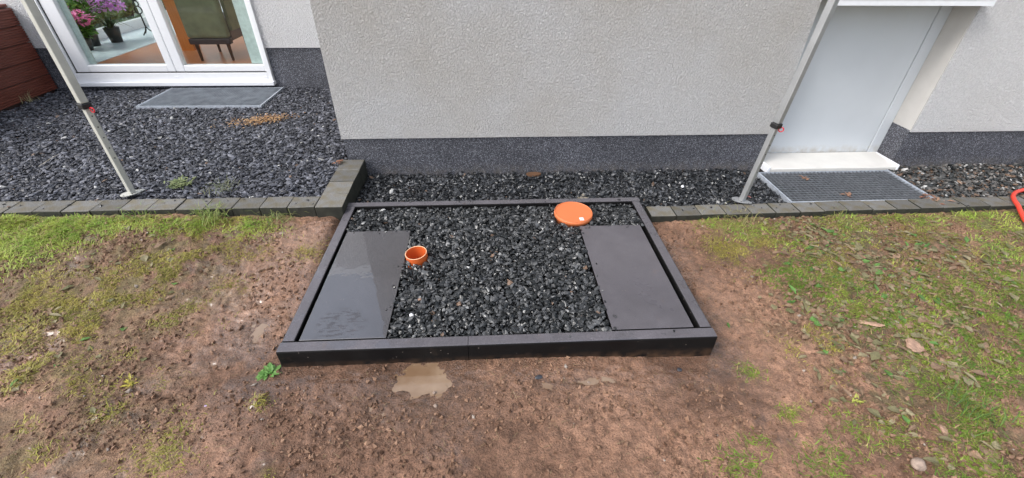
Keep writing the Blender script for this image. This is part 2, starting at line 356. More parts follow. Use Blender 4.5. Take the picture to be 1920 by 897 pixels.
# ------------------------------------------------------------------ soil
KX0, KX1, KY0, KY1 = -0.876, 0.955, 1.228, 2.4155     # concrete frame outline
YW, YR = 2.93, 4.70                                    # bay wall, recessed wall
TZ = 0.14                                              # terrace brick top
XC = -1.011                                            # bay corner
BLOBS=[('G',-2.78,2.27,0.28,0.32,1.0),('G',-2.65,2.38,0.26,0.30,1.0),('G',-2.36,2.40,0.19,0.23,0.8),('G',-2.56,1.96,0.17,0.17,0.8),('G',-2.05,2.42,0.13,0.16,0.6),('G',-2.38,2.10,0.21,0.22,0.7),('G',-1.68,2.45,0.13,0.16,0.8),('G',-1.34,2.44,0.15,0.18,0.6),('G',-2.17,2.45,0.13,0.16,0.8),('G',-1.84,2.44,0.13,0.16,0.6),('M',-1.79,2.12,0.18,0.20,0.6),('M',-2.06,2.08,0.18,0.19,0.7),('M',-1.57,2.22,0.19,0.21,0.45),('M',-1.32,2.05,0.18,0.19,0.35),('M',-1.72,1.84,0.17,0.16,0.6),('M',-1.63,1.88,0.11,0.11,0.8),('M',-1.54,1.92,0.17,0.17,0.4),('M',-1.83,1.68,0.18,0.17,0.65),('M',-2.06,1.66,0.18,0.17,0.7),('M',-2.24,1.70,0.15,0.15,0.6),('M',-1.88,1.48,0.11,0.09,1.0),('M',-1.85,1.30,0.08,0.06,1.0),('M',-1.90,1.22,0.08,0.07,1.0),('M',-1.74,1.23,0.08,0.07,0.9),('M',-2.09,1.42,0.11,0.10,0.6),('M',-2.12,1.55,0.14,0.13,0.6),('M',-1.43,1.03,0.07,0.05,0.9),('M',-1.15,0.86,0.11,0.07,0.5),('M',-1.64,0.88,0.11,0.07,0.6),('M',-0.90,1.06,0.04,0.03,0.9),('M',-1.16,0.97,0.10,0.07,0.3),('M',-1.64,1.04,0.16,0.11,0.35),('M',-0.98,1.97,0.09,0.09,0.5),('M',-1.59,1.26,0.13,0.10,0.4),('M',-1.40,1.22,0.09,0.07,0.5),('M',-0.77,0.79,0.04,0.02,0.6),('M',-1.36,1.66,0.16,0.14,0.3),('M',-1.51,1.53,0.15,0.13,0.35),('S',-1.99,1.39,0.09,0.08,0.7),('S',-1.75,1.26,0.09,0.07,0.5),('S',-1.92,1.20,0.08,0.06,0.8),('S',-2.50,2.37,0.19,0.23,0.5),('S',-2.31,2.43,0.20,0.24,0.4),('S',1.54,2.21,0.17,0.19,0.6),('S',2.13,2.16,0.20,0.22,0.4),('S',1.20,0.97,0.06,0.04,0.5),('G',1.52,2.18,0.13,0.15,0.6),('G',1.71,2.09,0.16,0.17,0.5),('G',2.21,2.19,0.20,0.22,0.5),('G',2.68,2.24,0.21,0.23,0.4),('G',3.13,2.15,0.21,0.22,0.6),('G',2.97,1.82,0.15,0.15,0.8),('G',1.35,2.25,0.10,0.11,0.3),('M',1.47,1.94,0.19,0.19,0.6),('M',1.75,1.88,0.21,0.21,0.45),('M',2.04,1.77,0.27,0.25,0.45),('M',1.30,2.00,0.09,0.10,0.4),('M',2.60,1.94,0.29,0.29,0.4),('M',1.52,1.26,0.19,0.15,0.4),('M',1.56,0.93,0.19,0.13,0.4),('D',1.58,1.70,0.14,0.13,0.8),('D',1.75,1.60,0.17,0.15,0.9),('D',1.84,1.48,0.16,0.14,0.9),('D',1.78,1.73,0.12,0.11,0.7),('D',1.89,1.34,0.15,0.12,0.8),('D',2.11,1.29,0.17,0.14,0.8),('D',2.42,1.35,0.21,0.17,1.0),('D',2.17,1.05,0.18,0.13,1.0),('D',1.85,0.83,0.16,0.10,1.0),('D',1.90,1.01,0.13,0.09,0.6),('D',1.72,1.07,0.14,0.10,0.35),('D',1.66,0.68,0.15,0.09,0.8),('D',2.74,1.60,0.17,0.15,0.9),('D',1.09,1.13,0.05,0.04,0.8),('D',1.14,0.94,0.04,0.03,0.8),('D',0.97,0.83,0.05,0.03,0.5),('D',0.86,0.74,0.09,0.06,0.4),('D',1.17,0.74,0.11,0.07,0.4),('D',1.43,0.85,0.16,0.10,0.4),('D',1.93,1.18,0.12,0.09,0.6),('D',2.37,1.58,0.22,0.20,0.6),('D',2.13,1.51,0.16,0.14,0.6),('L',1.93,1.92,0.31,0.31,1.0),('L',2.07,1.68,0.35,0.32,1.0),('L',1.96,1.37,0.31,0.25,1.0),('L',1.62,1.25,0.19,0.15,0.8),('L',2.51,1.84,0.37,0.36,1.0),('L',1.54,1.08,0.18,0.13,0.8),('L',2.22,1.36,0.26,0.21,0.8),('L',1.74,0.73,0.17,0.10,0.7),('L',1.91,2.14,0.20,0.21,0.7),('L',1.59,1.53,0.19,0.16,0.8),('L',1.56,0.93,0.19,0.13,0.6),('L',1.95,1.06,0.20,0.14,0.6),('L',-1.83,1.68,0.31,0.29,0.25),('L',-1.75,1.24,0.26,0.20,0.2),('L',-1.74,2.02,0.29,0.31,0.2),('L',1.30,1.40,0.15,0.13,0.4)]
# far lawn parts just outside the photograph's frame keep the same kind of cover
BLOBS += [('G',-3.25,2.0,0.35,0.3,0.9),('G',-3.2,2.3,0.3,0.2,0.9),('M',-2.6,1.5,0.25,0.25,0.6),('D',3.1,1.5,0.35,0.3,0.9),('D',2.55,1.0,0.25,0.2,0.9),('L',3.0,1.7,0.35,0.3,0.8),('D',3.7,1.7,0.4,0.4,0.9),('D',3.5,1.1,0.4,0.35,0.8),('G',3.8,2.15,0.35,0.2,0.9),('M',-3.6,1.6,0.4,0.4,0.9)]
PUD = [(-0.285, 1.118, 0.155, 0.112, 0.012, 0.2), (0.375, 1.098, 0.07, 0.018, 0.007, 1.2), (0.215, 1.083, 0.032, 0.022, 0.007, 2.2),
       (-1.06, 1.44, 0.04, 0.07, 0.007, 4.2)]
WATER_Z = []
def base_z(x, y):
    z = 0.035*sm(-1.2, -2.0, x)*sm(1.5, 2.25, y) + 0.074*sm(1.45, 2.27, y)*sm(-0.85, -0.95, x)
    z = z - 0.03*sm(0.3, 0.9, x)*(1-sm(1.2, 1.8, y)) + 0.008*sm(1.1, 2.0, x)
    return z
def clods(x, y, s, seed):
    a = vn(x, y, s, seed); return np.abs(a-0.5)*2
def soil_z(x, y):
    x = np.asarray(x, float); y = np.asarray(y, float)
    z = base_z(x, y)
    rough = 0.45 + 0.9*vn(x, y, 0.35, 9)
    nd = np.maximum(np.maximum(np.maximum(KX0-x, x-KX1), 0), KY0-y); rough = rough*(1-.55*np.exp(-(nd/.2)**2))
    z = z + (vn(x, y, 0.45, 1)-0.5)*0.014 + (vn(x, y, 0.16, 2)-0.5)*0.010*rough
    wx = x + (vn(x, y, 0.06, 11)-0.5)*0.03; wy = y + (vn(x, y, 0.06, 12)-0.5)*0.03
    z = z + (vn(wx, wy, 0.055, 3)-0.5)*0.010*rough - clods(wx, wy, 0.075, 5)*0.004*rough
    z = z + (vn(wx, wy, 0.022, 4)-0.5)*0.009*rough + (vn(x, y, 0.012, 6)-0.5)*0.009*rough
    for (t_, bx, by, rx, ry, s_) in BLOBS:
        if t_ == 'M' and s_ >= .8: z = z + .022*s_*np.exp(-(((x-bx)/rx)**2+((y-by)/ry)**2)*1.5)*(.4+.9*vn(x, y, .05, 15))
    for (px, py, rx, ry, d, sd) in PUD:
        q = ((x-px)/rx)**2 + ((y-py)/ry)**2
        t = np.exp(-q*0.9)
        z = z*(1-0.5*t) + 0.5*t*base_z(px, py) - d*t
    return z
def graded(lo, hi, step, far, n=26):
    mid = np.arange(lo, hi+step/2, step)
    g = np.geomspace(step*2, far, n)
    return np.concatenate([(lo-np.cumsum(np.geomspace(step*1.6, far/4, n)))[::-1], mid, hi+np.cumsum(np.geomspace(step*1.6, far/4, n))])
gx = graded(-3.3, 3.5, 0.0085, 700); gy = graded(0.42, 2.45, 0.0068, 700)
GX, GY = np.meshgrid(gx, gy)
GZ = soil_z(GX, GY)
dense = (GX > -3.31) & (GX < 3.51) & (GY > 0.41) & (GY < 2.46)
GZ = np.where(dense, GZ, np.where(np.abs(GX)+np.abs(GY) > 8, 0.0, base_z(GX, GY)))
inside = (GX > KX0+0.02) & (GX < KX1-0.02) & (GY > KY0+0.02) & (GY < KY1-0.02)
GZ = np.where(inside, 0.02, GZ)
GZ = np.where(GY > 2.36, np.minimum(GZ, -0.04), GZ)
GZ = np.where((GY > 2.46) & (GY < 40), -0.12, GZ)
# bare soil colours, moss and litter patches (albedo that belongs to the ground)
def cover(x, y, kinds):
    a = np.zeros_like(x)
    for (t, bx, by, rx, ry, s) in BLOBS:
        if t in kinds:
            q = ((x-bx)/rx)**2 + ((y-by)/ry)**2
            a = a + s*np.exp(-q*1.3)
    return np.clip(a, 0, 1)
n1 = sm(.15, .85, vn(GX, GY, 0.4, 21)); n2 = vn(GX, GY, 0.09, 22); n3 = vn(GX, GY, 0.03, 23)
mix = np.clip(0.5*n1+0.35*n2+0.25*n3, 0, 1)[..., None]
col = np.array([0.11, 0.056, 0.033])*(1-mix) + np.array([0.41, 0.232, 0.150])*mix
tl = (sm(-0.95, -1.5, GX)*.5+sm(1.25, 1.8, GX)*.5)*sm(.25, .7, vn(GX, GY, .16, 91)*.6+vn(GX, GY, .04, 92)*.4)
col = col*(1-tl[..., None]) + np.array([0.155, 0.112, 0.055])*tl[..., None]
gg = cover(GX, GY, 'G'); gm = cover(GX, GY, 'M'); gd = cover(GX, GY, 'DL'); brk = sm(0.36, 0.62, vn(GX, GY, 0.05, 31)*0.6+vn(GX, GY, 0.017, 32)*0.4)
col = col*(1-(gm*0.6*brk)[..., None]) + np.array([0.19, 0.165, 0.050])*(gm*0.6*brk)[..., None]
col = col*(1-(gg*0.85*brk)[..., None]) + np.array([0.17, 0.23, 0.05])*(gg*0.85*brk)[..., None]
col = col*(1-(gd*0.7*brk)[..., None]) + np.array([0.085, 0.078, 0.038])*(gd*0.8*brk)[..., None]
far = ~dense
col = np.where((far & (np.abs(GX)+np.abs(GY) > 8.5))[..., None], np.array([0.06, 0.10, 0.03]), col)
for (px, py, rx, ry, d, sd) in PUD:                      # soaked soil round the puddles
    t = np.exp(-(((GX-px)/(rx*1.5))**2+((GY-py)/(ry*1.6))**2))[..., None]
    col = col*(1-0.62*t) + np.array([0.13, 0.072, 0.042])*0.62*t
dx = np.maximum(np.maximum(KX0-GX, GX-KX1), 0); dy = np.maximum(KY0-GY, 0); dd_ = np.sqrt(dx*dx+dy*dy)
wetm = np.clip(1.1*np.exp(-(dd_/0.22)**2) + 0.8*np.exp(-((GX+1.15)**2/.09+(GY-1.55)**2/.16)), 0, 1)*sm(.25, .6, vn(GX, GY, .13, 81)*.6+vn(GX, GY, .04, 82)*.4)
wetm = np.maximum(wetm, .75*sm(.58, .78, vn(GX, GY, .25, 83)*.7+vn(GX, GY, .05, 84)*.3)*(1-np.clip(gg+gd, 0, 1)))
col = col*(1-.16*wetm[..., None])
for (px, py, rx, ry, d, sd) in PUD: wetm = np.maximum(wetm, np.exp(-(((GX-px)/(rx*1.7))**2+((GY-py)/(ry*1.8))**2)))
ny, nx = GX.shape
I = np.arange(nx*ny).reshape(ny, nx)
Fq = np.stack([I[:-1, :-1], I[:-1, 1:], I[1:, 1:], I[1:, :-1]], -1).reshape(-1, 4)
ground = np_mesh('ground', np.stack([GX, GY, GZ], -1).reshape(-1, 3), [Fq], M_soil, np.concatenate([col, wetm[..., None]], -1).reshape(-1, 4), smooth=True)
tag(ground, kind='structure', label='wet brown churned soil with moss and patchy grass')
PNAMES = ['largest muddy puddle, left of centre in front of the dark frame', 'small puddle with stones, right of centre before the frame',
          'tiny puddle beside the dark slate chip', 'shallow puddle beside the left kerb of the frame']
for i, (px, py, rx, ry, d, sd) in enumerate(PUD):
    aa = np.random.default_rng(i).random((600, 2)); ra = np.sqrt(aa[:, 0]); wz = base_z(np.array(px), np.array(py)) - d*0.42 if i == 0 else np.percentile(soil_z(px+rx*ra*np.cos(aa[:, 1]*6.283), py+ry*ra*np.sin(aa[:, 1]*6.283)), 48)
    b = MB(); n = 48
    b.bm.faces.new([b.bm.verts.new((px+1.7*rx*math.cos(2*math.pi*k/n)*(1+.1*math.sin(3*k+sd)), min(KY0-0.004, py+1.7*ry*math.sin(2*math.pi*k/n)) if px > KX0 else py+1.7*ry*math.sin(2*math.pi*k/n), float(wz))) for k in range(n)])
    o = b.build('puddle', M_water); tag(o, PNAMES[i], kind='structure')
    if px < KX0:
        for v in o.data.vertices: v.co.x = min(v.co.x, KX0-0.004)

# ------------------------------------------------------------------ stones and crumbs (joined stuff)
ICO = None
def ico_templates(n, seed, amp=0.28, rounded=0.0):
    bm = bmesh.new(); bmesh.ops.create_icosphere(bm, subdivisions=1, radius=1.0)
    v0 = np.array([v.co for v in bm.verts]); f0 = np.array([[v.index for v in f.verts] for f in bm.faces]); bm.free()
    r = np.random.default_rng(seed); out = []
    for k in range(n):
        v = v0*(1+(r.random((len(v0), 1))-0.5)*2*amp) + (r.random(v0.shape)-0.5)*amp
        q = r.normal(size=(3, 3)); q, _ = np.linalg.qr(q)
        out.append(v@q)
    return np.array(out), f0
def octa_templates(n, seed):
    v0 = np.array([[1, 0, 0], [-1, 0, 0], [0, 1, 0], [0, -1, 0], [0, 0, 1], [0, 0, -1.]])
    f0 = np.array([[0, 2, 4], [2, 1, 4], [1, 3, 4], [3, 0, 4], [2, 0, 5], [1, 2, 5], [3, 1, 5], [0, 3, 5]])
    r = np.random.default_rng(seed)
    return np.array([v0*(0.7+0.6*r.random((6, 1))) + (r.random((6, 3))-0.5)*0.5 for k in range(n)]), f0
def eul(a, b, c):
    ca, sa, cb, sb, cc, sc = np.cos(a), np.sin(a), np.cos(b), np.sin(b), np.cos(c), np.sin(c)
    Z = np.zeros_like(ca); O = np.ones_like(ca)
    Rx = np.stack([O, Z, Z, Z, ca, -sa, Z, sa, ca], -1).reshape(-1, 3, 3)
    Ry = np.stack([cb, Z, sb, Z, O, Z, -sb, Z, cb], -1).reshape(-1, 3, 3)
    Rz = np.stack([cc, -sc, Z, sc, cc, Z, Z, Z, O], -1).reshape(-1, 3, 3)
    return Rz@Ry@Rx
def scatter(name, P, scale, tilt, cols, mat, templ, seed, parent=None):
    r = np.random.default_rng(seed); T, f0 = templ; n = len(P); nv = T.shape[1]
    V = T[r.integers(0, len(T), n)]*scale[:, None, :]
    Rm = eul((r.random(n)-0.5)*2*tilt, (r.random(n)-0.5)*2*tilt, r.random(n)*6.283)
    V = np.einsum('nij,nvj->nvi', Rm, V) + P[:, None, :]
    F = (f0[None] + (np.arange(n)*nv)[:, None, None]).reshape(-1, 3)
    return np_mesh(name, V.reshape(-1, 3), [F], mat, np.repeat(cols, nv, 0), parent)
def jgrid(x0, x1, y0, y1, cell, r):
    xs = np.arange(x0, x1, cell); ys = np.arange(y0, y1, cell); X, Y = np.meshgrid(xs, ys)
    X = X.ravel() + (r.random(X.size))*cell*1.3; Y = Y.ravel() + r.random(Y.size)*cell*1.3
    k = (X > x0) & (X < x1) & (Y > y0) & (Y < y1); return X[k], Y[k]
def slate_cols(n, r, lo, hi, white, warm=0.02):
    t = r.random((n, 1))**2.1
    c = np.array(lo)*(1-t) + np.array(hi)*t
    w = r.random(n) < white; c[w] = np.array([0.42, 0.42, 0.41])*(0.6+0.6*r.random((w.sum(), 1)))
    w = r.random(n) < warm; c[w] = np.array([0.17, 0.11, 0.075])*(0.6+0.6*r.random((w.sum(), 1)))
    return c
def gravel(name, label, rects, zf, cell, size, cols, mat, seed, excl=lambda x, y: np.zeros(len(x), bool), tilt=0.6, layers=2, flat=0.36):
    r = np.random.default_rng(seed); PX = []; PY = []; PZ = []
    for L in range(layers):
        for (x0, x1, y0, y1) in rects:
            x, y = jgrid(x0, x1, y0, y1, cell, r); k = ~excl(x, y); x, y = x[k], y[k]
            PX.append(x); PY.append(y); PZ.append(zf(x, y) + (r.random(len(x))-0.4)*size*0.7 - (0 if L else size*0.45))
    x = np.concatenate(PX); y = np.concatenate(PY); z = np.concatenate(PZ); n = len(x)
    s = size*(0.45+1.0*r.random(n)**1.9)
    sc = np.stack([s*(0.9+0.5*r.random(n)), s*(0.6+0.3*r.random(n)), s*(flat*0.7+flat*0.7*r.random(n))], -1)*0.5
    c = slate_cols(n, r, *cols)
    o = scatter(name, np.stack([x, y, z], -1), sc, tilt, c, mat, ico_templates(18, seed, amp=0.36), seed+1)
    return tag(o, label, kind='stuff')

# ------------------------------------------------------------------ the house
def box_obj(name, mat, parent, *dims, bev=0.0):
    return MB().box(*dims, bev=bev).build(name, mat, parent)
house = empty('house', (0, YW, 0)); tag(house, 'house with projecting pale rough wall, patio door at left, white niche at right', 'house')
def part(b, name, mat, smooth=False, parent=None):
    o = b.build(name, mat, None, smooth); o.location = (0, 0, 0)
    p = parent or house; o.parent = p
    q = Vector((0, 0, 0)); a = p
    while a: q += a.location; a = a.parent
    o.location = -q
    return o
HX0, HX1, HT = -5.3, 8.5, 2.42
DX0, DX1, DY = 2.062, 3.116, 3.11           # niche with the white panel
PT = 0.294
# bay wall: render above the plinth, niche reveals left open
b = MB(); b.box(XC, DX0, YW, YW+0.42, PT, HT).box(DX0, DX1, YW, YW+0.42, 2.22, HT)
b.box(XC, XC+0.36, YW+0.42, YR+0.3, PT, HT)
part(b, 'wall', M_render)
part(MB().box(DX1, HX1, YW, YW+0.42, PT, HT), 'wall', M_render_lit)  # same wall past the niche, its brighter light put into the colour
b = MB(); b.box(HX0, -4.085, YR, YR+0.3, 0.515, HT).box(-2.155, XC-0.001, YR, YR+0.3, 0.515, HT).box(-4.085, -2.155, YR, YR+0.3, 2.22, HT)
part(b, 'wall', M_render_lit)
b = MB(); b.box(XC+0.012, DX0-0.002, YW+0.012, YW+0.40, -0.3, PT).box(XC+0.012, XC+0.34, YW+0.40, YR+0.28, -0.3, PT)
part(b, 'plinth', M_plinth)
b = MB(); b.box(DX1+0.004, HX1-0.01, YW+0.012, YW+0.40, -0.3, PT); part(b, 'plinth', M_plinth)
b = MB(); b.box(HX0+.01, -4.088, YR+0.012, YR+0.28, -0.3, 0.515).box(-2.152, XC-0.002, YR+0.012, YR+0.28, -0.3, 0.515).box(-4.088, -2.152, YR+0.02, YR+0.28, -0.3, 0.165)
part(b, 'plinth', M_plinth)
# smooth reveal lining of the niche, plinth colour below
b = MB(); b.box(DX1-0.006, DX1-0.001, YW+0.004, DY+0.05, PT+0.012, 2.22); part(b, 'reveal', M_reveal)
b = MB(); b.box(DX1-0.004, DX1+0.003, YW+0.013, DY+0.05, -0.1, PT+0.012); part(b, 'plinth', M_plinth)
# white panel and its frame strip, low sill, window sill, window above
b = MB(); b.box(DX0+0.004, 3.024, DY, DY+0.06, 0.0, 1.16, bev=0.003); pnl = part(b, 'door_panel', M_panel)
b = MB(); b.box(3.028, DX1-0.007, DY-0.006, DY+0.06, 0.0, 1.16, bev=0.003); part(b, 'panel_frame', M_panel)
b = MB()
b.bm.faces.ensure_lookup_table()
pr = [(2.862, 0.012), (2.862, 0.044), (2.868, 0.048), (DY-0.007, 0.062), (DY-0.007, 0.02)]
va = [b.bm.verts.new((2.10, y, z)) for y, z in pr]; vb = [b.bm.verts.new((3.086, y, z)) for y, z in pr]
b.bm.faces.new(va[::-1]); b.bm.faces.new(vb)
for k in range(len(pr)): b.bm.faces.new((va[k], va[(k+1) % 5], vb[(k+1) % 5], vb[k]))
sill = part(b, 'door_sill', M_sill_c)
for xa, xb in ((2.078, 2.098), (3.088, 3.104)):
    b = MB(); b.box(xa, xb, 2.858, DY-0.008, 0.010, 0.064, bev=0.004); part(b, 'sill_end_cap', M_sillw, parent=sill)
b = MB(); b.box(2.075, 3.108, 2.85, DY+0.06, 1.162, 1.170, bev=0.002).box(2.075, 3.108, 2.850, 2.856, 1.134, 1.161)
part(b, 'window_sill', M_sillw)
wf = part(MB().box(DX0, DX0+.07, DY, DY+.06, 1.172, 2.218).box(DX1-.077, DX1-.007, DY, DY+.06, 1.172, 2.218).box(DX0+.07, DX1-.077, DY, DY+.06, 1.172, 1.24).box(DX0+.07, DX1-.077, DY, DY+.06, 2.15, 2.218), 'window', M_pvc)
part(MB().box(DX0+.07, DX1-.077, DY+.02, DY+.03, 1.24, 2.15), 'pane', M_glass, parent=wf)
part(MB().box(DX0+.02, DX1-.02, DY+.075, DY+.085, 1.2, 2.2), 'blind', M_curt, parent=wf)

# patio door
pd = part(MB().box(-4.085, -4.030, YR-0.02, YR+0.09, 0.205, 2.21, bev=.003).box(-2.199, -2.155, YR-0.02, YR+0.09, 0.205, 2.21, bev=.003)
          .box(-4.029, -2.200, YR-0.02, YR+0.09, 0.205, 0.286, bev=.003).box(-4.029, -2.200, YR-0.02, YR+0.09, 2.14, 2.21), 'patio_door', M_pvc)
part(MB().box(-4.029, -4.017, YR+0.0, YR+0.05, 0.287, 2.139).box(-4.029, -2.2, YR-0.012, YR+0.05, 0.287, 0.293), 'seal', M_seal, parent=pd)
part(MB().box(-4.016, -3.895, YR-0.005, YR+0.07, 0.294, 2.135, bev=.006).box(-3.150, -3.078, YR-0.005, YR+0.07, 0.294, 2.135, bev=.006)
     .box(-3.894, -3.151, YR-0.005, YR+0.07, 0.294, 0.357, bev=.006).box(-3.894, -3.151, YR-0.005, YR+0.07, 2.06, 2.135), 'sash', M_pvc, parent=pd)
part(MB().box(-3.074, -2.990, YR-0.005, YR+0.07, 0.294, 2.135, bev=.006).box(-2.214, -2.2, YR-0.005, YR+0.07, 0.294, 2.135)
     .box(-2.989, -2.215, YR-0.005, YR+0.07, 0.294, 0.353, bev=.006).box(-2.989, -2.215, YR-0.005, YR+0.07, 2.06, 2.135), 'sash', M_pvc, parent=pd)
part(MB().box(-3.895, -3.15, YR+0.03, YR+0.038, 0.357, 2.06), 'pane', M_glass, parent=pd)
part(MB().box(-2.99, -2.214, YR+0.03, YR+0.038, 0.353, 2.06), 'pane', M_glass, parent=pd)
part(MB().box(-4.10, -2.145, YR-0.055, YR+0.02, 0.168, 0.204, bev=.004), 'door_threshold', M_sillw, parent=pd)
part(MB().box(-2.345, -2.216, YR+0.042, YR+0.052, 0.36, 2.05), 'curtain', M_curt, parent=pd)
part(MB().box(-3.892, -3.835, YR+0.042, YR+0.052, 0.36, 2.05), 'curtain', M_curt, parent=pd)
for x in (-3.86, -3.09, -2.22): part(MB().box(x-0.018, x+0.018, YR-0.024, YR-0.0195, 0.243, 0.251), 'drain_cap', M_pvc, parent=pd)
# room seen through the panes
FZ = 0.25
part(MB().box(-4.22, XC+0.3, YR+0.3, 9.5, FZ-0.08, FZ), 'floor', M_parq)
part(MB().box(-5.2, -4.221, YR+0.3, 9.5, FZ-0.08, FZ+0.004), 'tile_floor', M_tile)
part(MB().box(-5.2, XC+0.36, 9.5, 9.6, FZ, 0.9).box(-5.2, -4.7, 9.5, 9.6, 0.9, 2.329).box(-1.6, XC+0.36, 9.5, 9.6, 0.9, 2.329).box(-4.7, -1.6, 9.5, 9.6, 2.15, 2.329).box(-1.7, -1.6, YR+0.3, 9.5, FZ, 2.329), 'room_wall', M_room)  # unseen opening in the back wall added to let daylight in
part(MB().box(HX0, -4.75, YR, 9.7, HT+.002, HT+.14).box(-2.0, HX1, YR, 9.7, HT+.002, HT+.14).box(-4.749, -2.001, YR, 5.2, HT+.002, HT+.14).box(-4.749, -2.001, 9.2, 9.7, HT+.002, HT+.14).box(XC, HX1, YW, YR-.001, HT+.002, HT+.14), 'roof', M_sillw)
part(MB().box(-4.77, -1.98, 5.18, 9.22, HT+.142, HT+.15), 'added_skylight', M_glass)  # unseen roof glazing, added with its roof opening to brighten the room
part(MB().box(-5.2, -4.75, YR+0.3, 9.6, 2.33, 2.40).box(-2.0, XC+.3, YR+0.3, 9.6, 2.33, 2.40).box(-4.749, -2.001, YR+.3, 5.2, 2.33, 2.40).box(-4.749, -2.001, 9.2, 9.6, 2.33, 2.40), 'ceiling', M_sillw)
gw = part(MB().box(-5.06, -4.99, YR+0.3, 9.5, FZ+0.004, FZ+0.12).box(-5.06, -4.99, YR+0.3, 9.5, 2.2, 2.329).box(-5.06, -4.99, 7.45, 7.62, FZ+.12, 2.2).box(-5.06, -4.99, YR+0.3, YR+0.4, FZ+.12, 2.2).box(-5.06, -4.99, 9.38, 9.5, FZ+.12, 2.2), 'garden_window', M_pvc)
part(MB().box(-5.03, -5.02, YR+0.4, 7.45, FZ+.12, 2.2).box(-5.03, -5.02, 7.62, 9.38, FZ+.12, 2.2), 'pane', M_glass, parent=gw)
part(MB().box(-3.64, -3.50, 5.82, 5.96, FZ, 2.329), 'post', M_post)

# chair behind the right pane
ch = empty('upholstered_chair', (-3.00, 5.57, FZ)); tag(ch, 'high backed green upholstered chair behind the right glass pane', 'chair')
def cpart(b, name, mat, parent, loc, smooth=False):
    o = b.build(name, mat, parent, smooth); return o
cpart(MB().box(-0.205, 0.205, -0.20, 0.25, 0.19, 0.42, bev=.02), 'seat', M_leather, ch, None)
cpart(MB().box(-0.215, 0.215, -0.285, -0.202, 0.235, 1.12, bev=.03), 'backrest', M_up, ch, None)
cpart(MB().box(-0.213, 0.213, -0.28, -0.207, 0.175, 0.233, bev=.008), 'back_rail', M_leather, ch, None)
for sx in (-1, 1):
    b = MB(); b.bm.free(); b = MB()
    pr = [(-0.199, 0.30), (-0.199, 1.05), (-0.05, 1.0), (0.10, 0.80), (0.16, 0.62), (0.12, 0.42), (0.02, 0.30)]
    va = [b.bm.verts.new((sx*0.208, y, z)) for y, z in pr]; vb = [b.bm.verts.new((sx*0.242, y, z)) for y, z in pr]
    b.bm.faces.new(va); b.bm.faces.new(vb[::-1])
    for k in range(7): b.bm.faces.new((va[k], vb[k], vb[(k+1) % 7], va[(k+1) % 7]))
    b.build('side_wing', M_up, ch)
    for sy in (-0.24, 0.2):
        cpart(MB().cone(0.013, 0.020, (sx*0.165, sy, 0.0), (sx*0.165, sy, 0.19 if sy > 0 else .175), 10), 'leg', M_darkwood, ch, None)
ch.rotation_euler = (0, 0, rad(2))

# ------------------------------------------------------------------ foliage helper: leaf and blade soups
def leaf_soup(P, az, el, L, Wd, cols, fold=0.15):
    """pointed leaves: 6 verts, 4 tris"""
    n = len(P)
    d = np.stack([np.cos(az)*np.cos(el), np.sin(az)*np.cos(el), np.sin(el)], -1)
    s = np.stack([-np.sin(az), np.cos(az), np.zeros(n)], -1); u = np.cross(d, s)
    L = L[:, None]; Wd = Wd[:, None]
    V = np.stack([P, P+d*L*0.4+s*Wd*0.5+u*Wd*fold, P+d*L*0.42-s*Wd*0.5+u*Wd*fold, P+d*L*0.5, P+d*L*0.78+s*Wd*0.34-u*Wd*0.1, P+d*L*0.78-s*Wd*0.34-u*Wd*0.1, P+d*L-u*L*0.12], 1)
    f = np.array([[0, 3, 1], [0, 2, 3], [1, 3, 4], [3, 2, 5], [4, 3, 6], [3, 5, 6]])
    F = (f[None]+(np.arange(n)*7)[:, None, None]).reshape(-1, 3)
    return V.reshape(-1, 3), F, np.repeat(cols, 7, 0)
def blade_soup(P, az, el, L, Wd, cols, droop=0.5):
    n = len(P)
    def dirv(e): return np.stack([np.cos(az)*np.cos(e), np.sin(az)*np.cos(e), np.sin(e)], -1)
    d1 = dirv(el); d2 = dirv(el-droop)
    s = np.stack([-np.sin(az), np.cos(az), np.zeros(n)], -1)
    L = L[:, None]; Wd = Wd[:, None]
    m1 = P+d1*L*0.5; tip = m1+d2*L*0.5
    V = np.stack([P-s*Wd*0.5, P+s*Wd*0.5, m1+s*Wd*0.42, m1-s*Wd*0.42, tip], 1)
    b0 = (np.arange(n)*5)[:, None]
    return V.reshape(-1, 3), [b0+np.array([[0, 1, 2, 3]]), b0+np.array([[3, 2, 4]])], np.repeat(cols, 5, 0)
def blades(name, P, az, el, L, Wd, cols, mat, droop=0.5, parent=None):
    V, F, c = blade_soup(P, az, el, L, Wd, cols, droop); return np_mesh(name, V, F, mat, c, parent)
def leaves(name, P, az, el, L, Wd, cols, mat, parent=None, fold=0.15):
    V, F, c = leaf_soup(P, az, el, L, Wd, cols, fold); return np_mesh(name, V, [F], mat, c, parent)
def jit(r, n, base, v=0.3):
    return np.array(base)*(1+(r.random((n, 1))-0.5)*2*v)*(1+(r.random((n, 3))-0.5)*0.25)

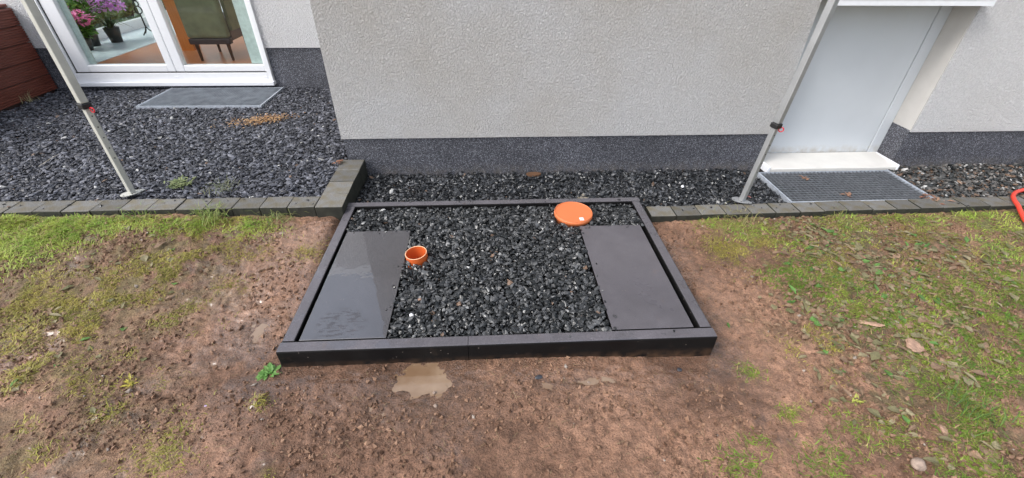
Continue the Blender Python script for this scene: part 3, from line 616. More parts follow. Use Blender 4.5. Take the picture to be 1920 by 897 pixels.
# plants inside
def ball(r, n, c, rad3):
    v = r.normal(size=(n, 3)); v /= np.linalg.norm(v, axis=1)[:, None]; v *= (0.55+0.45*r.random((n, 1)))
    return np.array(c)+v*np.array(rad3)
def potted(name, label, loc, blooms, foliage, pot_r, pot_h, seed, colr, strappy=False):
    r = np.random.default_rng(seed)
    t = empty(name, loc); tag(t, label, 'potted plant')
    b, rings = MB().lathe([(0.001, 0), (pot_r*.72, 0), (pot_r, pot_h), (pot_r*.9, pot_h), (pot_r*.86, pot_h*.85), (0.001, pot_h*.85)], 20)
    b.build('pot', M_pot, t, True)
    if strappy:
        n = 26; P = np.zeros((n, 3))+np.array([0, 0, pot_h*.85])
        blades('foliage', P, r.random(n)*6.28, 0.5+r.random(n)*0.8, 0.16+0.14*r.random(n), np.full(n, 0.028), jit(r, n, (0.06, 0.10, 0.04)), M_leaf, 1.1, t)
        n = 6; blades('stem', P[:n], r.random(n)*6.28, 1.2+r.random(n)*0.3, 0.35+0.2*r.random(n), np.full(n, 0.008), jit(r, n, (0.06, 0.12, 0.03)), M_leaf, 0.3, t)
    if foliage:
        n = 320; P = ball(r, n, (0, 0, foliage[2]), foliage[:2]+(foliage[3],))
        leaves('foliage', P, r.random(n)*6.28, (r.random(n)-0.3)*1.2, 0.05+0.05*r.random(n), 0.04+0.03*r.random(n), jit(r, n, (0.16, 0.33, 0.06), .45), M_leaf, t)
    for (bx, by, bz, br) in blooms:
        n = 85; P = ball(r, n, (bx, by, bz), (br*1.2, br*1.2, br*.9))
        leaves('bloom', P, r.random(n)*6.28, (r.random(n)-0.4)*2, 0.03+0.025*r.random(n), 0.03+0.02*r.random(n), jit(r, n, colr, .3), M_leaf, t)['kind'] = 'stuff'
potted('potted_flower', 'pink flowering plant in dark pot at the left edge of the left pane', (-4.74, 5.84, FZ+.004), [(-0.02, -0.05, 0.37, 0.12), (0.1, 0.0, 0.34, 0.10)], (0.14, 0.14, 0.23, 0.11), 0.085, 0.15, 5, (0.85, 0.28, 0.52))
potted('potted_orchid', 'strap leaved plant in dark pot, with tall purple pink blooms', (-4.70, 6.30, FZ+.004), [(-0.12, 0.0, 0.54, 0.14), (-0.06, 0.0, 0.44, 0.12), (0.14, 0.05, 0.42, 0.08), (-0.2, 0.1, 0.66, 0.14)], None, 0.085, 0.17, 6, (0.80, 0.42, 0.82), strappy=True)
potted('potted_shrub', 'bushy light green plant behind the pink flowers', (-4.84, 6.08, FZ+.004), [], (0.15, 0.22, 0.40, 0.24), 0.10, 0.18, 8, (0.5, 0.2, 0.5))
cd = empty('candle_holder', (-4.60, 6.78, FZ+.004)); tag(cd, 'black wrought iron candle holder on the pale floor strip', 'candle holder')
b = MB()
for k in range(3):
    a = k*2.094+0.4
    b.tube([(0, 0, 0.10), (0.03*math.cos(a), 0.03*math.sin(a), 0.05), (0.09*math.cos(a), 0.09*math.sin(a), 0.006)], 0.007, 8)
b.build('foot', M_iron, cd)
b = MB(); b.tube([(0, 0, 0.09), (0.0, 0.0, 0.258)], 0.009, 8)
b.build('stem', M_iron, cd)
for zc, rr in ((0.30, 0.045), (0.375, 0.032)):
    b = MB(); b.tube([(rr*math.cos(k/16*6.283), 0, zc+rr*math.sin(k/16*6.283)*1.0) for k in range(16)], 0.007, 6, True); b.build('ring', M_iron, cd)
b = MB(); b.lathe([(0.001, 0.408), (0.03, 0.413), (0.035, 0.438)], 14); b.build('cup', M_iron, cd)

# garden hedge seen through the room's side window
hr = np.random.default_rng(12)
hd = empty('garden_hedge', (-6.5, 8.4, -0.12)); tag(hd, 'dense green garden hedge beyond the side window of the room', 'hedge')
n = 9000
P = np.stack([hr.normal(0, .25, n)+0.25*np.sin(hr.random(n)*40), hr.random(n)*8-4, hr.random(n)**0.8*1.25], -1); P[:, 0] += (hr.random(n)-0.5)*0.7
leaves('foliage', P, hr.random(n)*6.28, (hr.random(n)-0.4)*1.6, 0.08+0.08*hr.random(n), 0.05+0.05*hr.random(n), jit(hr, n, (0.16, 0.26, 0.07), .5), M_leaf, hd)
for k in range(9):
    MB().tube([(0.05*math.sin(k), -3.8+k*.95, 0), (0.1*math.cos(k), -3.75+k*.95, .5), (0.2*math.cos(k*2), -3.7+k*.95, 1.0)], [0.04, 0.03, 0.012], 8).build('stem', M_darkwood, hd)

# ------------------------------------------------------------------ deck steps of ribbed planks at the far left
dk = empty('deck_side', (-4.28, 3.9, 0.14)); tag(dk, 'red brown ribbed wooden planks cladding the raised deck by the patio door', 'deck')
ph = 0.1455
for k in range(5):
    b = MB(); nr = 7; L0, L1 = -1.1, 0.79
    prof = [(0.0, 0.0)]
    hgt = ph-0.007; rib = hgt/nr
    pts = [(-0.022, 0.0)]
    for i in range(nr):
        z0 = i*rib
        pts += [(-0.008, z0+0.0005), (0.0, z0+rib*.2), (0.0, z0+rib*.55), (-0.008, z0+rib*.75)]
    pts += [(-0.012, hgt), (-0.022, hgt)]
    va = [b.bm.verts.new((x, L0, z+k*ph)) for x, z in pts]; vb = [b.bm.verts.new((x, L1, z+k*ph)) for x, z in pts]
    m_ = len(pts)
    b.bm.faces.new(va); b.bm.faces.new(vb[::-1])
    for i in range(m_): b.bm.faces.new((va[i], vb[i], vb[(i+1) % m_], va[(i+1) % m_]))
    b.build('plank', M_deck, dk)
for k in range(6):
    MB().box(-0.145*(k+1)+0.12-0.14, -0.145*k+0.115-0.14, -1.1, 0.79, 5*ph+0.001, 5*ph+0.024, bev=.003).build('plank', M_deck, dk)
MB().box(-0.9, -0.024, -1.08, 0.77, -0.05, 5*ph-0.002).build('deck_frame', M_leather, dk)

# ------------------------------------------------------------------ brick edgings
def brick_mesh(w, d, h, seed):
    r = np.random.default_rng(seed); b = MB(); b.box(-w/2, w/2, -d/2, d/2, -h, 0, bev=0.0035, seg=2)
    for v in b.bm.verts:
        v.co.x += (r.random()-.5)*.003; v.co.y += (r.random()-.5)*.003; v.co.z += (r.random()-.5)*.003
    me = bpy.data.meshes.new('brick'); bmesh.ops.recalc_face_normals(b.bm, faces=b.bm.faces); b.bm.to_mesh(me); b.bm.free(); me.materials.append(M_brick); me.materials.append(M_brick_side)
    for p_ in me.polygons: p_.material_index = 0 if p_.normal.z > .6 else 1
    return me
eb = empty('brick_edging', (-1.0, 2.35, 0)); tag(eb, 'raised grey brick edging before the left slate terrace, ending at the wall corner', 'edging')
bm_l = [brick_mesh(0.1555, 0.128, 0.16, s) for s in range(5)]
bm_c = [brick_mesh(0.158, 0.160, 0.16, 20+s) for s in range(3)]
def put_brick(me, x, y, z, rz, parent):
    o = bpy.data.objects.new('brick', me); C.objects.link(o); o.parent = parent
    o.location = Vector((x, y, z)) - parent.location; o.rotation_euler = ((RNG.random()-.5)*.012, (RNG.random()-.5)*.012, rz+(RNG.random()-.5)*.02); return o
ex = -0.953
put_brick(bm_c[0], ex, 2.36, TZ, 0, eb)                    # corner stone
for k, yy in enumerate((2.524, 2.686, 2.846)): put_brick(bm_c[k % 3], ex-0.004, yy, TZ-0.002+0.002*k, 0, eb)
x = ex-0.079-0.083
for k in range(26):
    put_brick(bm_l[k % 5], x, 2.350+0.004*k*0.15+(RNG.random()-.5)*.005, TZ-0.002+(RNG.random()-.5)*.004, 0, eb); x -= 0.1595
er = empty('brick_edging', (1.1, 2.32, 0)); tag(er, 'low grey brick edging on the right, between frame and red hose', 'edging')
bm_r = [brick_mesh(0.158, 0.118, 0.12, 40+s) for s in range(5)]
x = 1.085
for k in range(22):
    put_brick(bm_r[k % 5], x, 2.317+0.016*(x-1.2)+(RNG.random()-.5)*.005, 0.040+(RNG.random()-.5)*.004, 0.016, er); x += 0.1625
# the bed under the terrace gravel
b = MB(); b.box(-8.5, -3.17, 2.43, YR+0.01, -0.1, 0.105).box(-3.17, -2.06, 2.43, 4.085, -0.1, 0.105).box(-2.06, -1.03, 2.43, YR+0.01, -0.1, 0.105)
o = b.build('terrace_bed', M_bed); tag(o, kind='structure')
b = MB(); b.box(KX0+.05, KX1-.05, KY0+.05, KY1-.05, -0.05, 0.035); o = b.build('frame_bed', M_bed); tag(o, kind='structure')
b = MB(); b.box(-0.875, 1.985, 2.44, YW+0.01, -0.1, -0.018).box(1.985, 3.01, 2.84, YW+0.01, -0.1, -0.018).box(3.01, 6.5, 2.375, YW+0.01, -0.1, -0.018)
o = b.build('strip_bed', M_bed); tag(o, kind='structure')

# ------------------------------------------------------------------ gravels
LIDC, PIPEC = (0.500, 2.215), (-0.371, 1.815)
SL = (-0.806, -0.4463, 1.2885, 2.0915); SR = (0.5172, 0.8766, 1.2890, 2.0960)
def ex_frame(x, y):
    a = np.zeros(len(x), bool)
    a |= ((x < SL[0]) | (x > SR[1])) & (y > SL[2]) & (y < SL[3]-.01)
    for (x0, x1, y0, y1) in (SL, SR): a |= (x > x0-.006) & (x < x1+.006) & (y > y0-.01) & (y < y1+.006)
    a |= (x-LIDC[0])**2+(y-LIDC[1])**2 < 0.116**2
    a |= (x-PIPEC[0])**2+(y-PIPEC[1])**2 < 0.068**2
    return a
gravel('frame_gravel', 'wet black chippings filling the dark frame between the two slabs', [(KX0+.062, KX1-.062, KY0+.062, KY1-.058)],
       lambda x, y: 0.074+0.010*vn(x, y, .15, 41)-0.014*sm(2.2, 2.36, y)+0.030*np.exp(-((x-PIPEC[0])**2+(y-PIPEC[1]+.03)**2)/.012), 0.0170, 0.0255, ((0.007, 0.0085, 0.009), (0.105, 0.108, 0.112), 0.012, 0.005), M_gravel_blk, 100, ex_frame, tilt=0.75, layers=3, flat=0.42)
gravel('strip_gravel', 'dark chippings in the narrow strip between the dark frame and the house plinth', [(-0.87, 1.985, 2.42, YW+.012), (0.96, 1.2, 2.36, 2.43), (1.2, 1.99, 2.40, 2.44)],
       lambda x, y: 0.004+0.014*vn(x, y, .2, 42)+0.012*sm(-0.3, -0.8, x), 0.0175, 0.0235, ((0.009, 0.011, 0.013), (0.105, 0.109, 0.118), 0.014, 0.005), M_gravel_blk, 110, tilt=0.7, layers=2)
gravel('right_gravel', 'mixed grey chippings right of the metal grate along the wall', [(3.02, 6.2, 2.385, YW+.012)],
       lambda x, y: 0.012+0.012*vn(x, y, .2, 43), 0.020, 0.026, ((0.025, 0.029, 0.03), (0.17, 0.16, 0.15), 0.05, 0.12), M_gravel_dry, 120, tilt=0.6, layers=2)
gravel('terrace_gravel', 'blue grey slate chippings covering the raised terrace in front of the patio door', [(-4.275, -1.03, 2.42, YR+.012), (-5.6, -4.28, 2.42, 2.79)],
       lambda x, y: 0.126+0.014*vn(x, y, .3, 44), 0.0138, 0.0265, ((0.022, 0.0235, 0.030), (0.165, 0.171, 0.202), 0.006, 0.003), M_gravel_dry, 130,
       lambda x, y: ((x > -3.17) & (x < -2.06) & (y > 4.09) & (y < 4.66)) | ((x > -1.04) & (y < 2.94)) | ((y < 2.93) & (x > -1.036)), tilt=0.5, layers=1)

r_ = np.random.default_rng(321); ST = []
for (x0, x1, y0, y1, z, k) in ((KX0+.01, KX1-.01, KY0+.012, KY0+.05, .092, 2), (KX0+.06, KX1-.06, KY1-.05, KY1-.008, .092, 10), (SL[1]-.03, SL[1]-.004, SL[2], SL[3], .091, 5), (SR[0]+.004, SR[0]+.03, SR[2], SR[3], .091, 7), (SL[0]+.03, SL[1], SL[3]-.03, SL[3]-.004, .091, 6), (SR[0], SR[1]-.02, SR[3]-.03, SR[3]-.004, .091, 6), (-3.0, -1.05, 2.30, 2.41, .142, 22), (1.2, 3.3, 2.29, 2.37, .042, 18)):
    ST.append(np.stack([x0+(x1-x0)*r_.random(k), y0+(y1-y0)*r_.random(k), np.full(k, z)], -1))
ST = np.concatenate(ST); n = len(ST); q_ = .004+.006*r_.random(n)**2
o = scatter('stray_chippings', ST, np.stack([q_*1.2, q_*.9, q_*.45], -1), .2, slate_cols(n, r_, (0.012, 0.012, 0.013), (0.10, 0.10, 0.105), .05), M_gravel_blk, ico_templates(8, 5, .3), 322)
tag(o, 'few stray dark chips lying on slabs, kerbs and bricks', kind='stuff')

# ------------------------------------------------------------------ the dark frame: six kerb stones
fr = empty('kerb_frame', (0, KY0, 0)); tag(fr, 'dark rectangular frame of bevelled concrete kerb stones in the middle of the mud', 'frame')
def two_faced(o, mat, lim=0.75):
    o.data.materials.append(mat)      # sides near black: shade of the upright faces put into the colour
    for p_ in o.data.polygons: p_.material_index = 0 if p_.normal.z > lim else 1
def kerb(x0, x1, y0, y1):
    b = MB(); b.box(x0, x1, y0-KY0, y1-KY0, -0.13, 0.09)
    ax = 0 if x1-x0 > y1-y0 else 1
    ed = [e for e in b.bm.edges if abs((e.verts[0].co-e.verts[1].co)[ax]) > .2 and e.verts[0].co.z > 0]
    bmesh.ops.bevel(b.bm, geom=ed, offset=0.008, segments=3, profile=0.5, affect='EDGES')
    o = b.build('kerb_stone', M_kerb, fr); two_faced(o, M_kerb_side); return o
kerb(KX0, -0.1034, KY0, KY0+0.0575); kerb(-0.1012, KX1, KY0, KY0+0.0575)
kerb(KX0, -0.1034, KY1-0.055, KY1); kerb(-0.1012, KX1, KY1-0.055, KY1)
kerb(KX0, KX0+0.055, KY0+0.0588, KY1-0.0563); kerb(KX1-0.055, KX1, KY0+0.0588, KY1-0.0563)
def slab(sx, mat, label):
    x0, x1, y0, y1 = sx
    o = MB().box(-(x1-x0)/2, (x1-x0)/2, -(y1-y0)/2, (y1-y0)/2, -0.045, 0, bev=0.003, seg=2).build('paving_slab', mat)
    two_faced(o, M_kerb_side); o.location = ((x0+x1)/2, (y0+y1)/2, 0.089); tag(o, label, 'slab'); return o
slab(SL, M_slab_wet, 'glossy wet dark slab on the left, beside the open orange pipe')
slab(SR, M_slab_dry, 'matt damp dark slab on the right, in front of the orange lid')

# ------------------------------------------------------------------ orange pipe and lid
pp = empty('drain_pipe', (PIPEC[0], PIPEC[1], 0.0)); tag(pp, 'open orange plastic drain pipe standing in the gravel', 'pipe')
b, rings = MB().lathe([(0.0555, -0.1), (0.0555, 0.139)], 48); b.build('outer_wall', M_orange, pp, True)
b, rings = MB().lathe([(0.0515, 0.139), (0.0515, -0.1), (0.001, -0.1)], 48); b.build('inner_wall', M_orange, pp, True)
b, rings = MB().lathe([(0.0555, 0.139), (0.0545, 0.1405), (0.0525, 0.1405), (0.0515, 0.139)], 48); b.build('rim', M_rim, pp, True)
pp.rotation_euler = (rad(2), rad(-4), 0)
ld = empty('pipe_lid', (LIDC[0], LIDC[1], 0.0)); tag(ld, 'round orange plastic cap closing a wide pipe by the back kerb', 'lid')
b, rings = MB().lathe([(0.100, -0.02), (0.100, 0.062), (0.108, 0.066), (0.109, 0.088), (0.1145, 0.091), (0.1155, 0.104), (0.114, 0.110), (0.112, 0.1115)], 56)
b.bm.faces.new(rings[-1]); o = b.build('cap', M_orange_lid, ld)
for p_ in o.data.polygons: p_.use_smooth = len(p_.vertices) < 10
b, rings = MB().lathe([(0.1125, 0.1117), (0.1125, 0.1152), (0.1092, 0.1152), (0.1085, 0.1117)], 56); b.build('rim', M_orange_lid, ld, True)
st = MB().box(-0.0125, 0.0125, -0.0145, 0.0145, 0, 0.0008).build('sticker', M_sticker, ld); st.location = (0.036, -0.074, 0.1118); st.rotation_euler = (0, 0, rad(4))
b = MB(); b.box(-0.007, -0.005, -0.006, 0.006, .0008, .0012).box(-0.003, -0.0015, -0.006, 0.006, .0008, .0012).box(0.001, 0.0035, -0.006, 0.006, .0008, .0012).box(0.0055, 0.007, -0.006, 0.006, .0008, .0012)
b.build('print', M_print, st)
ld.rotation_euler = (rad(1.5), rad(1), 0)

# ------------------------------------------------------------------ metal grates
def grate(name, label, x0, x1, y0, y1, z, px, py, well_z, bars):
    t = empty(name, ((x0+x1)/2, (y0+y1)/2, z)); tag(t, label, 'grate'); w = (x1-x0)/2; d = (y1-y0)/2
    MB().box(-w, w, -d, -d+.006, -.025, 0).box(-w, w, d-.006, d, -.025, 0).box(-w, -w+.006, -d+.006, d-.006, -.025, 0).box(w-.006, w, -d+.006, d-.006, -.025, 0).build('grate_frame', M_galv_light, t)
    b = MB()
    for k in range(1, int(2*w/px)): xx = -w+k*2*w/int(2*w/px); b.box(xx-.0013, xx+.0013, -d+.006, d-.006, -.022, -.0015)
    o = b.build('bearing_bars', bars, t); o['kind'] = 'stuff'
    b = MB()
    for k in range(1, int(2*d/py)): yy = -d+k*2*d/int(2*d/py); b.box(-w+.006, w-.006, yy-.0018, yy+.0018, -.0045, -.0008)
    o = b.build('cross_bars', bars, t); o['kind'] = 'stuff'
    MB().box(-w+.002, w-.002, -d+.002, d-.002, well_z-.01, well_z).build('well_shade_sheet', M_well, t)  # shallow dark sheet, the well's darkness put into its colour
    # angle-iron rim the grate sits in
    MB().box(-w-.009, -w-.002, -d-.009, d+.009, -.03, .002).box(w+.002, w+.009, -d-.009, d+.009, -.03, .002).box(-w-.002, w+.002, -d-.009, -d-.002, -.03, .002).build('rim', M_galv_light, t)
    return t
grate('light_well_grate', 'galvanised mesh grate in front of the white niche on the right', 1.998, 2.992, 2.402, 2.835, 0.036, 0.030, 0.030, -0.07, M_galv)
grate('light_well_grate', 'galvanised mesh grate in front of the patio door', -3.155, -2.07, 4.10, 4.655, 0.148, 0.025, 0.022, -0.045, M_galv_mid)

# ------------------------------------------------------------------ gazebo: legs with pull rings and the canopy over the camera
gz = empty('gazebo', (-0.25, 0.95, 0)); tag(gz, 'pop up gazebo frame whose two metal legs stand on the gravel at left and right', 'gazebo')
def leg(base, top, mat, collar_z, rz, ring_dir, foot_rz, hole_dir, lower_mat):
    base = Vector(base); top = Vector(top); g0 = Vector(gz.location)
    d = (top-base).normalized(); q = Vector((0, 0, 1)).rotation_difference(d)
    M = Matrix.Translation(base-g0) @ q.to_matrix().to_4x4() @ Matrix.Rotation(rz, 4, 'Z')
    L = (top-base).length; cz = (collar_z-base.z)/d.z
    o = MB().box(-.019, .019, -.019, .019, cz+.012, L, bev=.005, seg=3).build('leg', mat, gz); o.matrix_local = M
    lt = MB().box(-.0155, .0155, -.0155, .0155, 0.004, cz-.0125, bev=.004, seg=3).build('inner_tube', lower_mat, o)
    hx = .0158
    for k in range(5):
        zz = cz-.06-k*.062
        if zz < .07: break
        MB().cone(.0038, .0038, (hx-.001, 0, zz), (hx+.0005, 0, zz), 10).build('pin_hole', M_black, o)
    MB().box(-.024, .024, -.024, .024, cz-.018, cz+.0115, bev=.005, seg=2).build('collar', M_black, o)
    rd = Vector(ring_dir); a = rd.to_track_quat('Z', 'Y').to_matrix()
    b = MB(); b.tube([Vector((.036+.013*math.cos(k/14*6.283), 0, cz-.024+.013*math.sin(k/14*6.283))) for k in range(14)], .0032, 8, True)
    r_ = b.build('pull_ring', M_red, o); r_.rotation_euler = (0, 0, math.atan2(rd.y, rd.x)-rz)
    # rounded foot plate
    b = MB(); n = 20
    poly = [(0.062*math.cos(t)*(1 if math.cos(t) > -9 else 1), 0.030*math.sin(t)) for t in [k/n*6.283 for k in range(n)]]
    poly = [(x, y*(1-0.35*(x/0.062))) for x, y in poly]
    b.prism(poly, 0, .004); f = b.build('foot_plate', mat if lower_mat is None else lower_mat, o)
    f.matrix_local = M.inverted() @ Matrix.Translation(base-g0) @ Matrix.Rotation(foot_rz, 4, 'Z')
    for hxx in (-.045, .0, .045):
        h = MB().cone(.0035, .0035, (0, 0, 0), (0, 0, .0006), 10).build('screw_hole', M_black, o)
        h.matrix_local = M.inverted() @ Matrix.Translation(base-g0) @ Matrix.Rotation(foot_rz, 4, 'Z') @ Matrix.Translation((hxx, -.017 if abs(hxx) > .01 else -.02, .004))
    return o
leg((-2.180, 2.475, 0.150), (-2.155, 2.475, 2.2), M_alu_w, 0.694, rad(-25), (0.9, -0.25, 0), rad(38), 'x', M_alu_w)
leg((1.652, 2.405, 0.050), (1.79, 2.335, 2.2), M_alu, 0.573, rad(-68), (1.0, -0.3, 0), rad(-35), 'x', M_alu)
leg((-2.180, -0.55, 0.0), (-2.155, -0.55, 2.2), M_alu, 0.694, rad(20), (0.9, -0.45, 0), rad(38), 'x', M_alu)
leg((1.75, -0.55, 0.0), (1.79, -0.55, 2.2), M_alu, 0.573, rad(28), (0.8, -0.6, 0), rad(-35), 'x', M_alu)
# open scissor trusses between the leg tops (the fabric is off)
CR = [Vector((-2.155, 2.475, 0)), Vector((1.79, 2.335, 0)), Vector((1.79, -0.55, 0)), Vector((-2.155, -0.55, 0))]
for k in range(4):
    A, B = CR[k]-Vector((-.25, .95, 0)), CR[(k+1) % 4]-Vector((-.25, .95, 0))
    for h in range(2):
        p, q = A.lerp(B, h*.5), A.lerp(B, h*.5+.5)
        for z0, z1 in ((2.17, 1.86), (1.86, 2.17)):
            MB().tube([p+Vector((0, 0, z0)), q+Vector((0, 0, z1))], .011, 8).build('truss_bar', M_alu, gz)
for k in range(4):
    MB().tube([CR[k]-Vector((-.25, .95, 0))+Vector((0, 0, 2.18)), Vector((0.05, -0.05, 2.75))], .012, 8).build('roof_bar', M_alu, gz)

# ------------------------------------------------------------------ red hose
pts = []
ctrl = [(4.6, 2.62, .05), (4.2, 2.56, .05), (3.85, 2.51, .052), (3.64, 2.455, .056), (3.535, 2.40, .06), (3.47, 2.335, .060), (3.425, 2.26, .055), (3.385, 2.19, .04), (3.345, 2.12, .032), (3.36, 2.07, .03), (3.45, 2.04, .03), (3.8, 2.0, .03), (4.4, 2.05, .03)]
for i in range(len(ctrl)-1):
    p0 = Vector(ctrl[max(i-1, 0)]); p1 = Vector(ctrl[i]); p2 = Vector(ctrl[i+1]); p3 = Vector(ctrl[min(i+2, len(ctrl)-1)])
    for k in range(6):
        t = k/6; pts.append(0.5*((2*p1)+(p2-p0)*t+(2*p0-5*p1+4*p2-p3)*t*t+(3*p1-p0-3*p2+p3)*t**3))
o = MB().tube(pts, 0.0125, 12).build('garden_hose', M_hose, None, True); tag(o, 'red garden hose looping over the right brick edging onto the grass', 'hose')

# ------------------------------------------------------------------ soil crumbs, grass, litter
r = np.random.default_rng(55)
def on_soil(x, y): return (y < 2.27) & ~((x > KX0-.008) & (x < KX1+.008) & (y > KY0-.006))
n = 88000
x = r.random(n)*6.2-3.0; y = 0.45+r.random(n)*1.85
k = on_soil(x, y) & (r.random(n) < np.clip(0.15+1.3*sm(0.35, 0.75, vn(x, y, 0.22, 51)), 0, 1)); x, y = x[k], y[k]
pud = np.zeros(len(x))
for (px, py, rx, ry, d, sd) in PUD: pud = np.maximum(pud, np.exp(-((x-px)/rx)**2-((y-py)/ry)**2))
nd = np.maximum(np.maximum(np.maximum(KX0-x, x-KX1), 0), KY0-y); k = (r.random(len(x)) > pud*1.6) & (r.random(len(x)) > .6*np.exp(-(nd/.24)**2)); x, y = x[k], y[k]; n = len(x)
s = 0.0022+0.0085*r.random(n)**3.8
t = r.random((n, 1)); cc = np.array([0.10, 0.054, 0.033])*(1-t)+np.array([0.27, 0.16, 0.102])*t
w = r.random(n) < .008; cc[w] = (0.33, 0.28, 0.24)
scatter('soil_crumbs', np.stack([x, y, soil_z(x, y)+s*0.25], -1), np.stack([s*1.2, s*.9, s*.75], -1), 1.2, cc, M_crumb, octa_templates(12, 4), 56)
tag(bpy.data.objects['soil_crumbs'], 'loose crumbs of brown soil and tiny pebbles scattered over the mud', kind='stuff')

for i_, b_ in enumerate(BLOBS):
    if b_[0] == 'G' and b_[1] > 0: BLOBS[i_] = b_[:5]+(b_[5]*.5,)
    elif b_[0] == 'G' and b_[1] > -2.2: BLOBS[i_] = b_[:5]+(b_[5]*.6,)
def sample(kinds, dens):
    X = []; Y = []; K = []
    for (t, bx, by, rx, ry, s) in BLOBS:
        if t in kinds:
            m_ = int(dens*s*rx*ry*math.pi)
            X.append(bx+r.normal(size=m_)*rx*.55); Y.append(by+r.normal(size=m_)*ry*.55)
    x = np.concatenate(X); y = np.concatenate(Y)
    y = np.where(y > 2.265, 2.265-(y-2.265)*.5, y)
    clump = vn(x, y, 0.06, 61)*0.65+vn(x, y, 0.02, 62)*0.35
    if kinds == 'M': clump = vn(x, y, 0.085, 63)*.7+clump*.3-.10
    k = on_soil(x, y) & (clump > 0.30+0.25*r.random(len(x))); return x[k], y[k]
def grass(name, label, kinds, dens, c1, c2, el0, el1, L0, L1, w, droop=0.6, dry=0.15):
    x, y = sample(kinds, dens); n = len(x)
    t = vn(x, y, 0.09, 71)[:, None]*0.7+0.3*r.random((n, 1))
    c = (np.array(c1)*(1-t)+np.array(c2)*t)*(0.7+0.6*r.random((n, 1)))
    dd = r.random(n) < dry; c[dd] = np.array([0.34, 0.25, 0.12])*(0.6+0.6*r.random((dd.sum(), 1)))
    az = vn(x, y, 0.2, 72)*9+r.normal(size=n)*1.0
    o = blades(name, np.stack([x, y, soil_z(x, y)-.002], -1), az, el0+(el1-el0)*r.random(n)**1.5, L0+(L1-L0)*r.random(n)**2, np.full(n, w)*(0.6+0.8*r.random(n)), c, M_leaf, droop)
    tag(o, label, kind='stuff'); return o
grass('lawn_grass', 'bright lime green short grass by the left brick edging and along the right one', 'G', 60000, (0.19, 0.35, 0.045), (0.48, 0.52, 0.11), .15, 1.0, .018, .055, .0034, dry=.2)
grass('mossy_grass', 'olive mossy trampled grass lying on the left soil', 'M', 105000, (0.17, 0.19, 0.032), (0.46, 0.39, 0.095), .05, .8, .012, .036, .0028, dry=.25)
grass('trampled_grass', 'dark green trampled grass over the right side of the garden', 'D', 66000, (0.065, 0.18, 0.020), (0.30, 0.36, 0.055), .0, .65, .02, .055, .0032, dry=.28)
grass('dry_straw', 'yellow dried grass stalks lying on the soil', 'S', 9000, (0.36, 0.26, 0.12), (0.48, 0.36, 0.17), .0, .4, .03, .08, .002, dry=0)
# broad trampled weed leaves
x, y = sample('L', 950); n = len(x)
t = r.random((n, 1)); c = np.array([0.14, 0.14, 0.06])*(1-t)+np.array([0.33, 0.28, 0.17])*t
k = r.random(n) < .13; c[k] = np.array([0.12, 0.24, 0.06])*(0.7+0.6*r.random((k.sum(), 1)))
k = r.random(n) < .32; c[k] = np.array([0.30, 0.20, 0.13])*(0.7+0.5*r.random((k.sum(), 1)))
az = vn(x, y, 0.3, 75)*5+r.normal(size=n)*.9-0.6
o = leaves('trampled_leaves', np.stack([x, y, soil_z(x, y)+.004], -1), az, (r.random(n)-.35)*.5, 0.022+0.046*r.random(n)**1.6, 0.013+0.026*r.random(n)**1.6, c, M_leaf)
tag(o, 'trampled grey green weed leaves pressed into the right grass', kind='stuff')
# fine dead stalks over all the mud
n = 2600; x = r.random(n)*5.6-2.7; y = .5+r.random(n)*1.75; k = on_soil(x, y); x, y = x[k], y[k]; n = len(x)
t = r.random((n, 1)); c = np.array([0.20, 0.15, 0.08])*(1-t)+np.array([0.42, 0.33, 0.19])*t
o = blades('dead_stalks', np.stack([x, y, soil_z(x, y)+.003], -1), r.random(n)*6.28, r.normal(size=n)*.12, .012+.04*r.random(n)**2, np.full(n, .0014), c, M_leaf, .1)
tag(o, 'thin dead stalks scattered over the mud', kind='stuff')

def tuft(name, label, cat, x, y, z, n, L0, L1, w, c1, c2, el=(0.5, 1.4), spread=.03, droop=.9, leafy=False):
    q = np.random.default_rng(int(abs(x*1000)+abs(y*777))); t = q.random((n, 1)); c = np.array(c1)*(1-t)+np.array(c2)*t
    P = np.stack([q.normal(size=n)*spread, q.normal(size=n)*spread, np.zeros(n)], -1)
    e = el[0]+(el[1]-el[0])*q.random(n); L = L0+(L1-L0)*q.random(n); ww = np.full(n, w)*(.7+.6*q.random(n)); az = q.random(n)*6.28
    o = leaves(name, P, az, e, L, ww, c, M_leaf) if leafy else blades(name, P, az, e, L, ww, c, M_leaf, droop)
    o.location = (x, y, z); tag(o, label, cat); return o
tz = lambda x, y: float(soil_z(np.array(x), np.array(y)))
tuft('grass_tuft', 'tall yellow green grass tuft against the left brick edging, left of the corner', 'grass', -1.62, 2.255, tz(-1.62, 2.25), 110, .06, .17, .0032, (.14, .24, .05), (.34, .36, .12), spread=.035)
tuft('grass_tuft', 'sprawling grass with long blades near the brick corner by the frame', 'grass', -1.24, 2.25, tz(-1.24, 2.25), 70, .05, .14, .003, (.12, .2, .05), (.32, .3, .12), el=(.2, 1.1), spread=.05)
tuft('grass_tuft', 'pale grass tuft below the left gazebo leg, against the bricks', 'grass', -2.02, 2.26, tz(-2.02, 2.25), 60, .04, .10, .003, (.14, .26, .05), (.32, .36, .1), spread=.05)
tuft('grass_tuft', 'dry yellow grass tuft below the right gazebo leg', 'grass', 1.55, 2.22, tz(1.55, 2.22), 90, .04, .12, .0028, (.2, .24, .07), (.42, .36, .16), spread=.07)
tuft('grass_tuft', 'green grass tuft below the right metal grate', 'grass', 2.22, 2.23, tz(2.22, 2.23), 80, .04, .11, .0028, (.12, .2, .05), (.36, .34, .12), spread=.05)
tuft('grass_tuft', 'lush grass clump at the lower right under the weeds', 'grass', 1.86, 0.92, tz(1.86, .92), 90, .04, .11, .0034, (.06, .13, .025), (.16, .26, .06), spread=.05)
